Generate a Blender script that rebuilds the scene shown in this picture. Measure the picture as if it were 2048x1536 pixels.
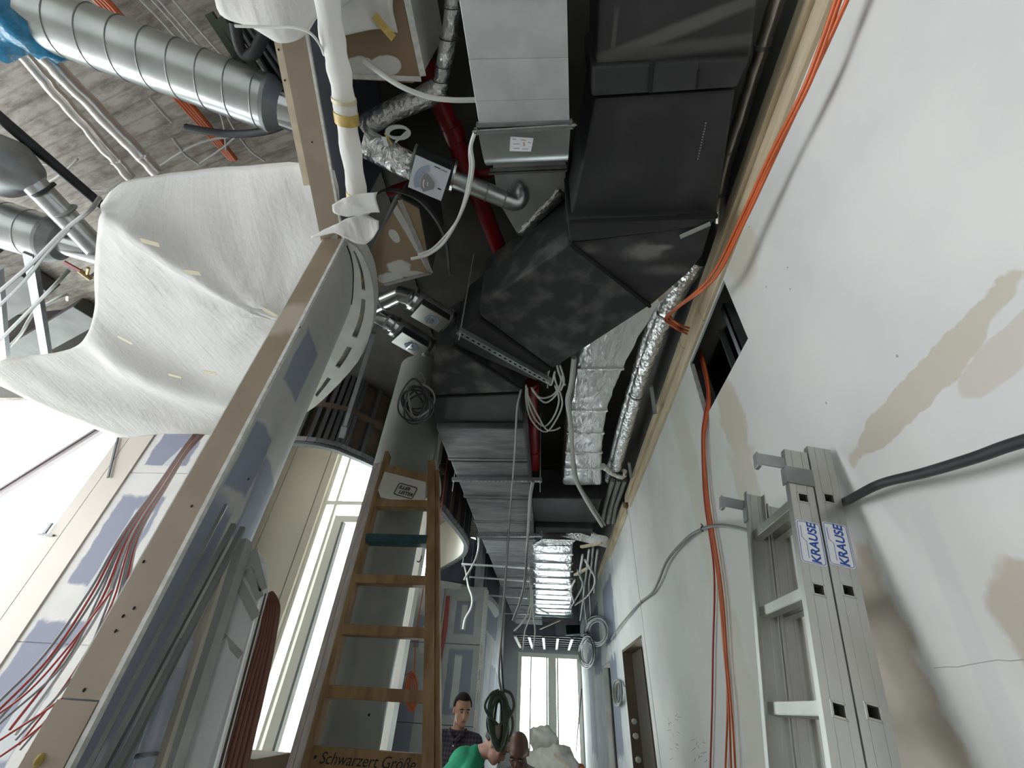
import bpy, math, random
from mathutils import Vector, Matrix, Quaternion, noise
random.seed(7)
S = bpy.context.scene
C = S.collection
for o in list(bpy.data.objects): bpy.data.objects.remove(o, do_unlink=True)

# ------------------------------------------------------------------ camera
CZ = 1.70                                   # eye height above the floor
FPX = 828.0                                 # focal length in pixels of the 2048 x 1536 frame
_up = Vector((1090.-1024., -297.-768., FPX))
_fw = Vector((1100.-1024., 0, FPX)); _fw.y = -(_fw.x*_up.x + FPX*FPX)/_up.y
UPC = _up.normalized(); FWC = _fw.normalized()
RTC = FWC.cross(UPC)
if RTC.x < 0: RTC = -RTC
MW = Matrix((RTC, FWC, UPC))                # camera frame (x right, y down, z ahead) -> place (X across, Y along corridor, Z up)
cam_d = bpy.data.cameras.new('camera'); cam = bpy.data.objects.new('camera', cam_d); C.objects.link(cam)
cam_d.sensor_width = 36; cam_d.lens = FPX/2048*36; cam_d.clip_start = 0.02; cam_d.clip_end = 200
rot = Matrix((MW @ Vector((1,0,0)), MW @ Vector((0,-1,0)), MW @ Vector((0,0,-1)))).transposed()
cam.matrix_world = Matrix.Translation((0,0,CZ)) @ rot.to_4x4()
S.camera = cam

# ------------------------------------------------------------------ sky, exposure
W = bpy.data.worlds.new('sky'); S.world = W; W.use_nodes = True
wn = W.node_tree; bg = wn.nodes['Background']
bg.inputs[0].default_value = (0.93, 0.96, 1.0, 1); bg.inputs[1].default_value = 7.0
S.view_settings.view_transform = 'Standard'; S.view_settings.look = 'None'
S.view_settings.gamma = 1.0; S.view_settings.use_curve_mapping = False
S.view_settings.exposure = 0.52

def portal(loc, size, dirv):
    l = bpy.data.lights.new('window_portal', 'AREA'); l.shape = 'RECTANGLE'; l.size, l.size_y = size
    l.cycles.is_portal = True
    o = bpy.data.objects.new('window_portal', l); C.objects.link(o); o.location = loc
    o.rotation_euler = Vector(dirv).to_track_quat('-Z', 'Z').to_euler()
portal((-7.25, 4.25, CZ+1.0), (3.7, 4.0), (0,-1,0))
portal((-2.25, 5.08, CZ+0.7), (1.3, 3.8), (0,-1,0))
portal((-9.05, 0.4, CZ+0.9), (6.5, 3.4), (1,0,0))  # daylight through the added, unseen side opening
portal((0.0, 16.1, CZ-0.1), (2.0, 3.0), (0,-1,0))
portal((-2.12, 6.82, CZ+1.0), (1.1, 3.7), (0.955,0.297,0))

# ------------------------------------------------------------------ pixel -> place
def P(px, py, x=None, y=None, h=None):
    d = MW @ Vector(((px-1024.)/FPX, (py-768.)/FPX, 1.0))
    t = x/d.x if x is not None else (y/d.y if y is not None else h/d.z)
    p = d*t; p.z += CZ
    return p
def Q(px, py, k, v): return P(px, py, **{k: v})
def QL(pts, k=None, v=None):
    return [Q(p[0], p[1], k, v) if len(p) == 2 else Q(*p) for p in pts]
def V(x, y, h): return Vector((x, y, h+CZ))

# ------------------------------------------------------------------ materials
MATS = {}
def newmat(name):
    m = bpy.data.materials.new(name); m.use_nodes = True; MATS[name] = m
    return m, m.node_tree.nodes, m.node_tree.links, m.node_tree.nodes['Principled BSDF']
def pos_node(N, L):
    g = N.new('ShaderNodeNewGeometry'); return g.outputs['Position']
def pm(name, col, rough=0.7, metal=0.0, var=0.0, vscale=6.0, col2=None, bump=0.0, bscale=30.0, stretch=None, spec=None, trans=0.0, detail=4, lo=0.4, hi=0.65):
    m, N, L, B = newmat(name)
    B.inputs['Base Color'].default_value = (*col, 1); B.inputs['Roughness'].default_value = rough; B.inputs['Metallic'].default_value = metal
    if spec is not None: B.inputs['Specular IOR Level'].default_value = spec
    if trans: B.inputs['Transmission Weight'].default_value = trans
    p = pos_node(N, L)
    if stretch:
        mp = N.new('ShaderNodeMapping'); mp.inputs['Scale'].default_value = stretch; L.new(p, mp.inputs[0]); p = mp.outputs[0]
    if var or col2:
        nz = N.new('ShaderNodeTexNoise'); nz.inputs['Scale'].default_value = vscale; nz.inputs['Detail'].default_value = detail; L.new(p, nz.inputs['Vector'])
        cr = N.new('ShaderNodeValToRGB')
        c2 = col2 if col2 else tuple(c*(1-var) for c in col)
        cr.color_ramp.elements[0].position = lo; cr.color_ramp.elements[1].position = hi
        cr.color_ramp.elements[0].color = (*c2, 1); cr.color_ramp.elements[1].color = (*col, 1)
        L.new(nz.outputs['Fac'], cr.inputs[0]); L.new(cr.outputs[0], B.inputs['Base Color'])
    if bump:
        nb = N.new('ShaderNodeTexNoise'); nb.inputs['Scale'].default_value = bscale; nb.inputs['Detail'].default_value = 5; L.new(p, nb.inputs['Vector'])
        b = N.new('ShaderNodeBump'); b.inputs['Strength'].default_value = bump; b.inputs['Distance'].default_value = 0.02
        L.new(nb.outputs['Fac'], b.inputs['Height']); L.new(b.outputs[0], B.inputs['Normal'])
    return m
def math_node(N, L, op, a, b=None, c=None):
    n = N.new('ShaderNodeMath'); n.operation = op
    for i, v in enumerate((a, b, c)):
        if v is None: continue
        if isinstance(v, (int, float)): n.inputs[i].default_value = v
        else: L.new(v, n.inputs[i])
    return n.outputs[0]
def patch_mat(name, base, patches, axes='YZ', rough=0.75, base2=None, nscale=5.0, bscale=3.0, bump=0.05):
    """flat skim coats, stains and paper patches with shapes of their own: patches = (colour, (a,h) centre, (ra,rh) half size, noise, soft, kind, shear)"""
    m, N, L, B = newmat(name); B.inputs['Roughness'].default_value = rough
    p = pos_node(N, L); sp = N.new('ShaderNodeSeparateXYZ'); L.new(p, sp.inputs[0])
    A = sp.outputs[axes[0]]; Z = sp.outputs[axes[1]]
    nz = N.new('ShaderNodeTexNoise'); nz.inputs['Scale'].default_value = nscale; nz.inputs['Detail'].default_value = 5; L.new(p, nz.inputs['Vector'])
    nn = math_node(N, L, 'SUBTRACT', nz.outputs['Fac'], 0.5)
    n2 = N.new('ShaderNodeTexNoise'); n2.inputs['Scale'].default_value = bscale; n2.inputs['Detail'].default_value = 6; L.new(p, n2.inputs['Vector'])
    cr = N.new('ShaderNodeValToRGB'); b2 = base2 or tuple(c*0.93 for c in base)
    cr.color_ramp.elements[0].position = 0.38; cr.color_ramp.elements[1].position = 0.62
    cr.color_ramp.elements[0].color = (*b2, 1); cr.color_ramp.elements[1].color = (*base, 1)
    L.new(n2.outputs['Fac'], cr.inputs[0]); col = cr.outputs[0]
    for (pc, c, r, na, soft, kind, shear) in patches:
        u = math_node(N, L, 'SUBTRACT', A, c[0]); v = math_node(N, L, 'SUBTRACT', Z, c[1] + (CZ if axes[1] == 'Z' else 0))
        if shear: u = math_node(N, L, 'SUBTRACT', u, math_node(N, L, 'MULTIPLY', v, shear))
        u = math_node(N, L, 'ABSOLUTE', math_node(N, L, 'DIVIDE', u, r[0])); v = math_node(N, L, 'ABSOLUTE', math_node(N, L, 'DIVIDE', v, r[1]))
        if kind == 'e': d = math_node(N, L, 'SQRT', math_node(N, L, 'ADD', math_node(N, L, 'MULTIPLY', u, u), math_node(N, L, 'MULTIPLY', v, v)))
        else: d = math_node(N, L, 'MAXIMUM', u, v)
        d = math_node(N, L, 'ADD', d, math_node(N, L, 'MULTIPLY', nn, na))
        mr = N.new('ShaderNodeMapRange'); mr.interpolation_type = 'SMOOTHSTEP'
        mr.inputs['From Min'].default_value = 1+soft; mr.inputs['From Max'].default_value = 1-soft; L.new(d, mr.inputs['Value'])
        mx = N.new('ShaderNodeMix'); mx.data_type = 'RGBA'; L.new(mr.outputs['Result'], mx.inputs['Factor']); L.new(col, mx.inputs[6]); mx.inputs[7].default_value = (*pc, 1)
        col = mx.outputs[2]
    L.new(col, B.inputs['Base Color'])
    if bump:
        nb = N.new('ShaderNodeTexNoise'); nb.inputs['Scale'].default_value = 40; nb.inputs['Detail'].default_value = 4; L.new(p, nb.inputs['Vector'])
        b = N.new('ShaderNodeBump'); b.inputs['Strength'].default_value = bump; b.inputs['Distance'].default_value = 0.02
        L.new(nb.outputs['Fac'], b.inputs['Height']); L.new(b.outputs[0], B.inputs['Normal'])
    return m

WHITE = (0.66, 0.66, 0.635); BEIGE = (0.52, 0.47, 0.38); BLUE = (0.225, 0.243, 0.31); SKIM = (0.50, 0.52, 0.53); BROWN = (0.275, 0.215, 0.152)
wall_m = patch_mat('skimmed_wall', WHITE, [
    ((0.50,0.465,0.39), (0.97,0.735), (0.27,0.062), 1.2, 0.06, 'e', -3.0),
    ((0.53,0.50,0.45), (0.75,0.665), (0.12,0.05), 0.7, 0.07, 'e', -1.0),
    ((0.49,0.45,0.375), (1.58,0.10), (0.16,0.34), 0.9, 0.1, 'b', 0.0),
    ((0.50,0.46,0.39), (1.02,0.16), (0.12,0.14), 0.9, 0.1, 'e', 0.0),
    ((0.53,0.49,0.41), (1.98,1.30), (0.13,0.30), 1.1, 0.15, 'e', 0.0),
    ((0.58,0.56,0.48), (1.35,1.86), (0.16,0.15), 1.2, 0.25, 'e', 0.0),
    ((0.55,0.52,0.45), (2.05,0.72), (0.12,0.45), 1.0, 0.2, 'b', 0.0),
    ((0.60,0.575,0.51), (2.75,0.6), (0.15,1.4), 1.0, 0.3, 'b', 0.0),
    ((0.62,0.62,0.61), (1.24,0.1), (0.035,0.36), 0.5, 0.2, 'b', -0.2)], nscale=9.0, base2=(0.60,0.60,0.585), bscale=2.2, bump=0.03)
farwall_m = patch_mat('taped_far_wall', SKIM, [
    (BLUE, (6.4,1.25), (0.55,0.5), 0.5, 0.06, 'b', 0), (BLUE, (8.0,1.35), (0.7,0.45), 0.5, 0.06, 'b', 0), (BLUE, (10.6,1.2), (0.9,0.6), 0.5, 0.06, 'b', 0),
    (BLUE, (8.0,0.1), (0.4,0.6), 0.5, 0.06, 'b', 0), (BLUE, (12.5,0.2), (0.8,1.0), 0.5, 0.06, 'b', 0)], base2=(0.62,0.62,0.61), rough=0.8)
blue_m = patch_mat('plasterboard_facade', (0.62,0.61,0.58), [
    (BLUE, (-4.52,2.26), (0.27,0.22), 0.35, 0.05, 'b', 0), (SKIM, (-4.44,2.16), (0.06,0.13), 0.6, 0.1, 'b', 0.4),
    (BLUE, (-4.52,1.20), (0.27,0.46), 0.35, 0.05, 'b', 0), (SKIM, (-4.42,1.08), (0.12,0.42), 0.35, 0.06, 'b', 0.0),
    (BLUE, (-4.56,-0.08), (0.27,0.51), 0.35, 0.05, 'b', 0), (SKIM, (-4.40,-0.17), (0.10,0.37), 0.35, 0.06, 'b', 0.0)], axes='XZ', nscale=6)
wall2_m = patch_mat('plasterboard_bay', (0.42,0.435,0.44), [
    (BLUE, (-2.5,1.1), (0.2,0.28), 0.25, 0.05, 'b', 0), (SKIM, (-2.5,0.98), (0.10,0.25), 0.2, 0.06, 'e', 0),
    (BLUE, (-1.72,1.38), (0.2,0.3), 0.15, 0.04, 'b', 0), (SKIM, (-1.74,1.38), (0.055,0.22), 0.2, 0.08, 'b', 0),
    (BLUE, (-1.72,0.32), (0.24,0.5), 0.15, 0.04, 'b', 0), (SKIM, (-1.76,0.32), (0.07,0.4), 0.2, 0.08, 'b', 0),
    (BLUE, (-2.66,-0.3), (0.2,0.55), 0.2, 0.05, 'b', 0), (BLUE, (-2.6,-1.2), (0.3,0.3), 0.2, 0.05, 'b', 0)], axes='XZ', rough=0.8, base2=(0.36,0.375,0.385), nscale=4)
curved_m = patch_mat('curved_wall_board', (0.40,0.40,0.39), [
    (BLUE, (1.34,-0.2), (0.10,0.75), 0.3, 0.06, 'b', 0), (BLUE, (1.45,1.25), (0.10,0.16), 0.6, 0.08, 'b', 0), (BLUE, (1.70,0.62), (0.2,0.16), 0.5, 0.08, 'b', 0),
    ((0.35,0.36,0.38), (1.36,-0.25), (0.035,0.13), 0.3, 0.1, 'e', 0), (BLUE, (1.40,0.72), (0.08,0.14), 0.6, 0.08, 'b', 0)], rough=0.7, base2=(0.46,0.45,0.43), nscale=6)
brown_m = patch_mat('brown_board_paper', BROWN, [((0.42,0.36,0.29), (1.42,1.4), (0.5,0.12), 2.2, 0.3, 'e', 0)], base2=(0.25,0.193,0.135), rough=0.6, bscale=8, bump=0.03)
offcut_m = patch_mat('filled_brown_board', (0.27,0.19,0.11), [
    ((0.55,0.54,0.50), (-1.0,1.66), (0.08,0.06), 0.8, 0.1, 'e', 0), ((0.55,0.54,0.50), (-1.08,1.75), (0.10,0.05), 0.8, 0.1, 'e', 0), ((0.5,0.49,0.45), (-0.92,1.72), (0.09,0.03), 0.7, 0.1, 'e', 0),
    ((0.55,0.54,0.50), (-0.96,1.42), (0.03,0.05), 0.8, 0.1, 'e', 0), ((0.5,0.49,0.46), (-0.85,1.45), (0.022,0.3), 0.7, 0.12, 'b', 0.25)], axes='XY', nscale=14, rough=0.7)
topbox_m = patch_mat('filled_brown_soffit', (0.25,0.17,0.10), [
    ((0.60,0.58,0.55), (-0.86,0.555), (0.075,0.045), 0.6, 0.08, 'e', 0), ((0.60,0.58,0.55), (-0.74,0.555), (0.07,0.04), 0.6, 0.08, 'e', 0)], axes='XY', nscale=12, rough=0.7)

galv_m = pm('galvanised_steel', (0.64,0.66,0.66), 0.42, 0.5, col2=(0.57,0.59,0.59), vscale=9, bump=0.02, bscale=20)
galvd_m = pm('dull_galvanised_steel', (0.36,0.37,0.37), 0.5, 0.7, col2=(0.25,0.26,0.26), vscale=7)
spiral_m = pm('spiral_duct_steel', (0.62,0.64,0.64), 0.32, 0.92, col2=(0.50,0.52,0.52), vscale=5, bump=0.03, bscale=9)
chrome_m = pm('shiny_tin', (0.70,0.72,0.73), 0.18, 1.0, bump=0.03, bscale=12)
alu_m = pm('aluminium_rail', (0.56,0.56,0.54), 0.38, 0.9, col2=(0.44,0.44,0.42), vscale=5, stretch=(1,1,0.35), bump=0.02, bscale=60)
def foil(name, col, rough, scale, strength, stretch=(1,1,1)):
    m, N, L, B = newmat(name); B.inputs['Base Color'].default_value = (*col,1); B.inputs['Metallic'].default_value = 0.95; B.inputs['Roughness'].default_value = rough
    p = pos_node(N, L); mp = N.new('ShaderNodeMapping'); mp.inputs['Scale'].default_value = stretch; L.new(p, mp.inputs[0])
    v = N.new('ShaderNodeTexVoronoi'); v.feature = 'F1'; v.inputs['Scale'].default_value = scale; L.new(mp.outputs[0], v.inputs['Vector'])
    n = N.new('ShaderNodeTexNoise'); n.inputs['Scale'].default_value = scale*0.8; n.inputs['Detail'].default_value = 7; n.inputs['Distortion'].default_value = 1.2; L.new(mp.outputs[0], n.inputs['Vector'])
    a = math_node(N, L, 'ADD', math_node(N, L, 'MULTIPLY', v.outputs['Distance'], 0.7), n.outputs['Fac'])
    b = N.new('ShaderNodeBump'); b.inputs['Strength'].default_value = strength; b.inputs['Distance'].default_value = 0.03; L.new(a, b.inputs['Height']); L.new(b.outputs[0], B.inputs['Normal'])
    return m
foil_m = foil('crumpled_foil', (0.84,0.84,0.84), 0.26, 26, 0.5)
foild_m = foil('foil_duct_wrap', (0.84,0.84,0.85), 0.30, 17, 0.42, (1.3,0.55,1.0))
black_m = pm('black_rubber_insulation', (0.030,0.031,0.031), 0.62, 0, col2=(0.018,0.019,0.019), vscale=5, bump=0.06, bscale=9)
dusty_m = pm('dusty_rubber_insulation', (0.16,0.16,0.152), 0.8, 0, col2=(0.030,0.031,0.032), vscale=7, lo=0.46, hi=0.86, bump=0.05, bscale=10, detail=8)
grime_m = pm('grey_dusty_insulation', (0.19,0.19,0.185), 0.75, 0, col2=(0.075,0.076,0.078), vscale=5, stretch=(0.55,2.0,1), bump=0.06, bscale=10, detail=8, lo=0.35, hi=0.75)
gap_m = pm('black_joint', (0.008,0.008,0.008), 0.9)
red_m = pm('red_sprinkler_paint', (0.26,0.006,0.012), 0.35, var=0.3, vscale=7)
orange_m = pm('orange_cable_sheath', (0.62,0.13,0.035), 0.42, var=0.15)
redc_m = pm('red_cable_sheath', (0.40,0.055,0.04), 0.5)
greyc_m = pm('grey_cable_sheath', (0.26,0.26,0.25), 0.5, var=0.2)
lgreyc_m = pm('light_grey_cable', (0.48,0.48,0.46), 0.5)
whitec_m = pm('white_hose', (0.66,0.66,0.63), 0.45)
blackc_m = pm('black_cable_rubber', (0.035,0.035,0.038), 0.55, var=0.3, vscale=20)
greenc_m = pm('dark_green_cable', (0.055,0.075,0.05), 0.5)
hose_m = pm('red_brown_hose', (0.17,0.055,0.035), 0.5, var=0.3, vscale=8)
wood_m = pm('pine_batten', (0.66,0.57,0.41), 0.65, col2=(0.54,0.44,0.29), vscale=5, stretch=(6,0.7,6), bump=0.05)
ladder_m = pm('old_varnished_wood', (0.33,0.205,0.095), 0.5, col2=(0.21,0.12,0.05), vscale=6, stretch=(2.5,2.5,0.6), bump=0.05)
lit_rail_m = pm('window_lit_rail_wood', (0.62,0.56,0.54), 0.6, col2=(0.48,0.42,0.40), vscale=9, stretch=(3,3,0.4))  # window light on the left rails is put into this paler wood colour
teal_m = pm('teal_painted_wood', (0.012,0.065,0.085), 0.5, var=0.4, vscale=12)
canvas_m = pm('cream_label_sheet', (0.62,0.59,0.54), 0.7, var=0.1, vscale=20)
ink_m = pm('black_ink', (0.015,0.013,0.012), 0.7)
blueink_m = pm('blue_ink', (0.015,0.075,0.36), 0.45)
sticker_m = pm('white_sticker', (0.80,0.81,0.83), 0.4)
concrete_col_m = pm('grey_column_paint', (0.23,0.235,0.215), 0.42, col2=(0.19,0.195,0.18), vscale=3, bump=0.02, bscale=14)
floor_m = pm('grey_screed', (0.27,0.26,0.245), 0.85, var=0.3, vscale=3)
panel_m = pm('beige_facade_panel', (0.56,0.51,0.44), 0.5, var=0.04, vscale=2)
frame_m = pm('cream_window_frame', (0.78,0.77,0.70), 0.4)
darkframe_m = pm('grey_metal_trim', (0.16,0.165,0.17), 0.45, 0.4)
drum_m = pm('white_curved_lining', (0.74,0.70,0.63), 0.6, var=0.05, vscale=2)
ringwhite_m = pm('white_ring_board', (0.62,0.61,0.58), 0.7, var=0.1, vscale=9)
edge_m = pm('white_gypsum_edge', (0.66,0.65,0.62), 0.85, var=0.2, vscale=40)
stud_m = pm('steel_stud', (0.42,0.44,0.45), 0.4, 0.8, var=0.2, vscale=9)
darkstud_m = pm('dark_steel_stud', (0.16,0.165,0.165), 0.5, 0.5, var=0.2)
brownback_m = pm('brown_board_back', (0.15,0.105,0.075), 0.8, var=0.25, vscale=4)
cream_m = pm('cream_board_lip', (0.60,0.50,0.37), 0.7, var=0.15, vscale=14)
darkblue_m = pm('dark_blue_board', (0.13,0.14,0.18), 0.7, var=0.15)
tape_m = pm('yellow_tape', (0.62,0.44,0.13), 0.45, var=0.25, vscale=30)
foam_m = pm('yellow_foam', (0.55,0.40,0.10), 0.8, var=0.4, vscale=40, bump=0.4, bscale=60)
deck_m = pm('ceiling_deck_metal', (0.10,0.097,0.09), 0.6, 0.3, var=0.4, vscale=4)
darkgap_m = pm('dark_deck_groove', (0.035,0.028,0.024), 0.9)
cardboard_m = pm('cardboard', (0.28,0.20,0.14), 0.8, var=0.12, vscale=6)
bag_m = pm('white_woven_bag', (0.70,0.68,0.62), 0.8, var=0.15, vscale=9, bump=0.3, bscale=14)
obag_m = pm('orange_bag', (0.60,0.16,0.07), 0.7, var=0.4, vscale=9, bump=0.3, bscale=12)
bluefilm_m = pm('blue_film', (0.04,0.30,0.55), 0.25, var=0.4, vscale=18, bump=0.6, bscale=22)
plate_m = pm('pale_scale_plate', (0.60,0.62,0.66), 0.4)
bluegrey_m = pm('blue_grey_print', (0.30,0.36,0.46), 0.5)
greysheet_m = foil('silver_wrapping_film', (0.80,0.82,0.82), 0.42, 3.5, 0.3, (1,1,0.25)); greysheet_m.node_tree.nodes['Principled BSDF'].inputs['Metallic'].default_value = 0.45
clear_m = pm('clear_plastic_tube', (0.62,0.66,0.75), 0.1, trans=0.75)
skin1_m = pm('skin_tan', (0.40,0.22,0.14), 0.55, var=0.12, vscale=18)
skin2_m = pm('skin_fair', (0.50,0.28,0.21), 0.55, var=0.12, vscale=18)
skin3_m = pm('skin_dark', (0.13,0.065,0.045), 0.5, var=0.2, vscale=18)
hair_m = pm('dark_hair', (0.010,0.009,0.008), 0.95, bump=0.4, bscale=120)
ghair_m = pm('cropped_grey_hair', (0.10,0.085,0.075), 0.8, bump=0.3, bscale=150)
green_m = pm('green_tshirt', (0.02,0.33,0.17), 0.85, var=0.2, vscale=9, bump=0.2, bscale=18)
jean_m = pm('dark_trousers', (0.03,0.035,0.05), 0.85)
greyshirt_m = pm('grey_work_shirt', (0.25,0.25,0.26), 0.85)
eye_m = pm('eye_white', (0.22,0.19,0.17), 0.3)
lip_m = pm('lips', (0.25,0.10,0.08), 0.5)
brass_m = pm('brass', (0.45,0.34,0.17), 0.35, 0.9)
dgreen_m = pm('dark_green_cables', (0.05,0.07,0.045), 0.6)
# plaid shirt
m, N, L, B = newmat('plaid_shirt'); B.inputs['Roughness'].default_value = 0.85
p = pos_node(N, L); wv = N.new('ShaderNodeTexWave'); wv.wave_type = 'BANDS'; wv.bands_direction = 'Z'; wv.inputs['Scale'].default_value = 9; wv.inputs['Distortion'].default_value = 1.0; L.new(p, wv.inputs['Vector'])
w2 = N.new('ShaderNodeTexWave'); w2.bands_direction = 'X'; w2.inputs['Scale'].default_value = 10; L.new(p, w2.inputs['Vector'])
cr = N.new('ShaderNodeValToRGB'); cr.color_ramp.elements[0].color = (0.012,0.011,0.016,1); cr.color_ramp.elements[1].color = (0.075,0.055,0.085,1)
L.new(math_node(N, L, 'MULTIPLY', math_node(N, L, 'ADD', wv.outputs['Fac'], w2.outputs['Fac']), 0.5), cr.inputs[0]); L.new(cr.outputs[0], B.inputs['Base Color'])
plaid_m = m
# concrete with board marks running across
m, N, L, B = newmat('board_marked_concrete'); B.inputs['Roughness'].default_value = 0.85
p = pos_node(N, L); mp = N.new('ShaderNodeMapping'); mp.inputs['Rotation'].default_value = (0,0,math.radians(14)); L.new(p, mp.inputs[0])
ms = N.new('ShaderNodeMapping'); ms.inputs['Scale'].default_value = (2.2,9,1); L.new(mp.outputs[0], ms.inputs[0])
n1 = N.new('ShaderNodeTexNoise'); n1.inputs['Scale'].default_value = 2.2; n1.inputs['Detail'].default_value = 9; n1.inputs['Roughness'].default_value = 0.7; L.new(ms.outputs[0], n1.inputs['Vector'])
br = N.new('ShaderNodeTexBrick'); br.inputs['Scale'].default_value = 1.0; br.inputs['Mortar Size'].default_value = 0.006; br.inputs['Brick Width'].default_value = 5.0; br.inputs['Row Height'].default_value = 0.075
br.inputs['Color1'].default_value = (1,1,1,1); br.inputs['Color2'].default_value = (0.86,0.86,0.86,1); br.inputs['Mortar'].default_value = (0.72,0.72,0.72,1); L.new(mp.outputs[0], br.inputs['Vector'])
cr = N.new('ShaderNodeValToRGB'); cr.color_ramp.elements[0].position = 0.36; cr.color_ramp.elements[1].position = 0.58
cr.color_ramp.elements[0].color = (0.20,0.175,0.145,1); cr.color_ramp.elements[1].color = (0.42,0.39,0.34,1); L.new(n1.outputs['Fac'], cr.inputs[0])
mx = N.new('ShaderNodeMix'); mx.data_type = 'RGBA'; mx.blend_type = 'MULTIPLY'; mx.inputs['Factor'].default_value = 1; L.new(cr.outputs[0], mx.inputs[6]); L.new(br.outputs['Color'], mx.inputs[7]); L.new(mx.outputs[2], B.inputs['Base Color'])
bb = N.new('ShaderNodeBump'); bb.inputs['Strength'].default_value = 0.35; L.new(n1.outputs['Fac'], bb.inputs['Height']); L.new(bb.outputs[0], B.inputs['Normal'])
concrete_m = m
# fleece
def fleece_mat(name, col, sc):
    m, N, L, B = newmat(name); B.inputs['Base Color'].default_value = (*col,1); B.inputs['Roughness'].default_value = 0.9
    t = N.new('ShaderNodeBsdfTranslucent'); t.inputs[0].default_value = (*col,1)
    ms = N.new('ShaderNodeMixShader'); ms.inputs[0].default_value = 0.38; L.new(B.outputs[0], ms.inputs[1]); L.new(t.outputs[0], ms.inputs[2])
    L.new(ms.outputs[0], N['Material Output'].inputs[0])
    p = pos_node(N, L); n = N.new('ShaderNodeTexNoise'); n.inputs['Scale'].default_value = sc; n.inputs['Detail'].default_value = 6; L.new(p, n.inputs['Vector'])
    mp = N.new('ShaderNodeMapping'); mp.inputs['Scale'].default_value = (30,3.0,3); mp.inputs['Rotation'].default_value = (0,0,math.radians(-52)); L.new(p, mp.inputs[0])
    n3 = N.new('ShaderNodeTexNoise'); n3.inputs['Scale'].default_value = 1.0; n3.inputs['Detail'].default_value = 3; L.new(mp.outputs[0], n3.inputs['Vector'])
    hsum = math_node(N, L, 'ADD', n.outputs['Fac'], math_node(N, L, 'MULTIPLY', n3.outputs['Fac'], 0.28))
    b = N.new('ShaderNodeBump'); b.inputs['Strength'].default_value = 0.4; b.inputs['Distance'].default_value = 0.035; L.new(hsum, b.inputs['Height']); L.new(b.outputs[0], B.inputs['Normal'])
    return m
fleece_m = fleece_mat('white_fleece', (0.88,0.87,0.845), 7)
# pane
m, N, L, B = newmat('window_pane'); N.remove(B)
tr = N.new('ShaderNodeBsdfTransparent'); tr.inputs[0].default_value = (0.93,0.97,0.95,1); gl = N.new('ShaderNodeBsdfGlossy'); gl.inputs['Roughness'].default_value = 0.02
ms = N.new('ShaderNodeMixShader'); ms.inputs[0].default_value = 0.06; L.new(tr.outputs[0], ms.inputs[1]); L.new(gl.outputs[0], ms.inputs[2]); L.new(ms.outputs[0], N['Material Output'].inputs[0])
pane_m = m

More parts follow.
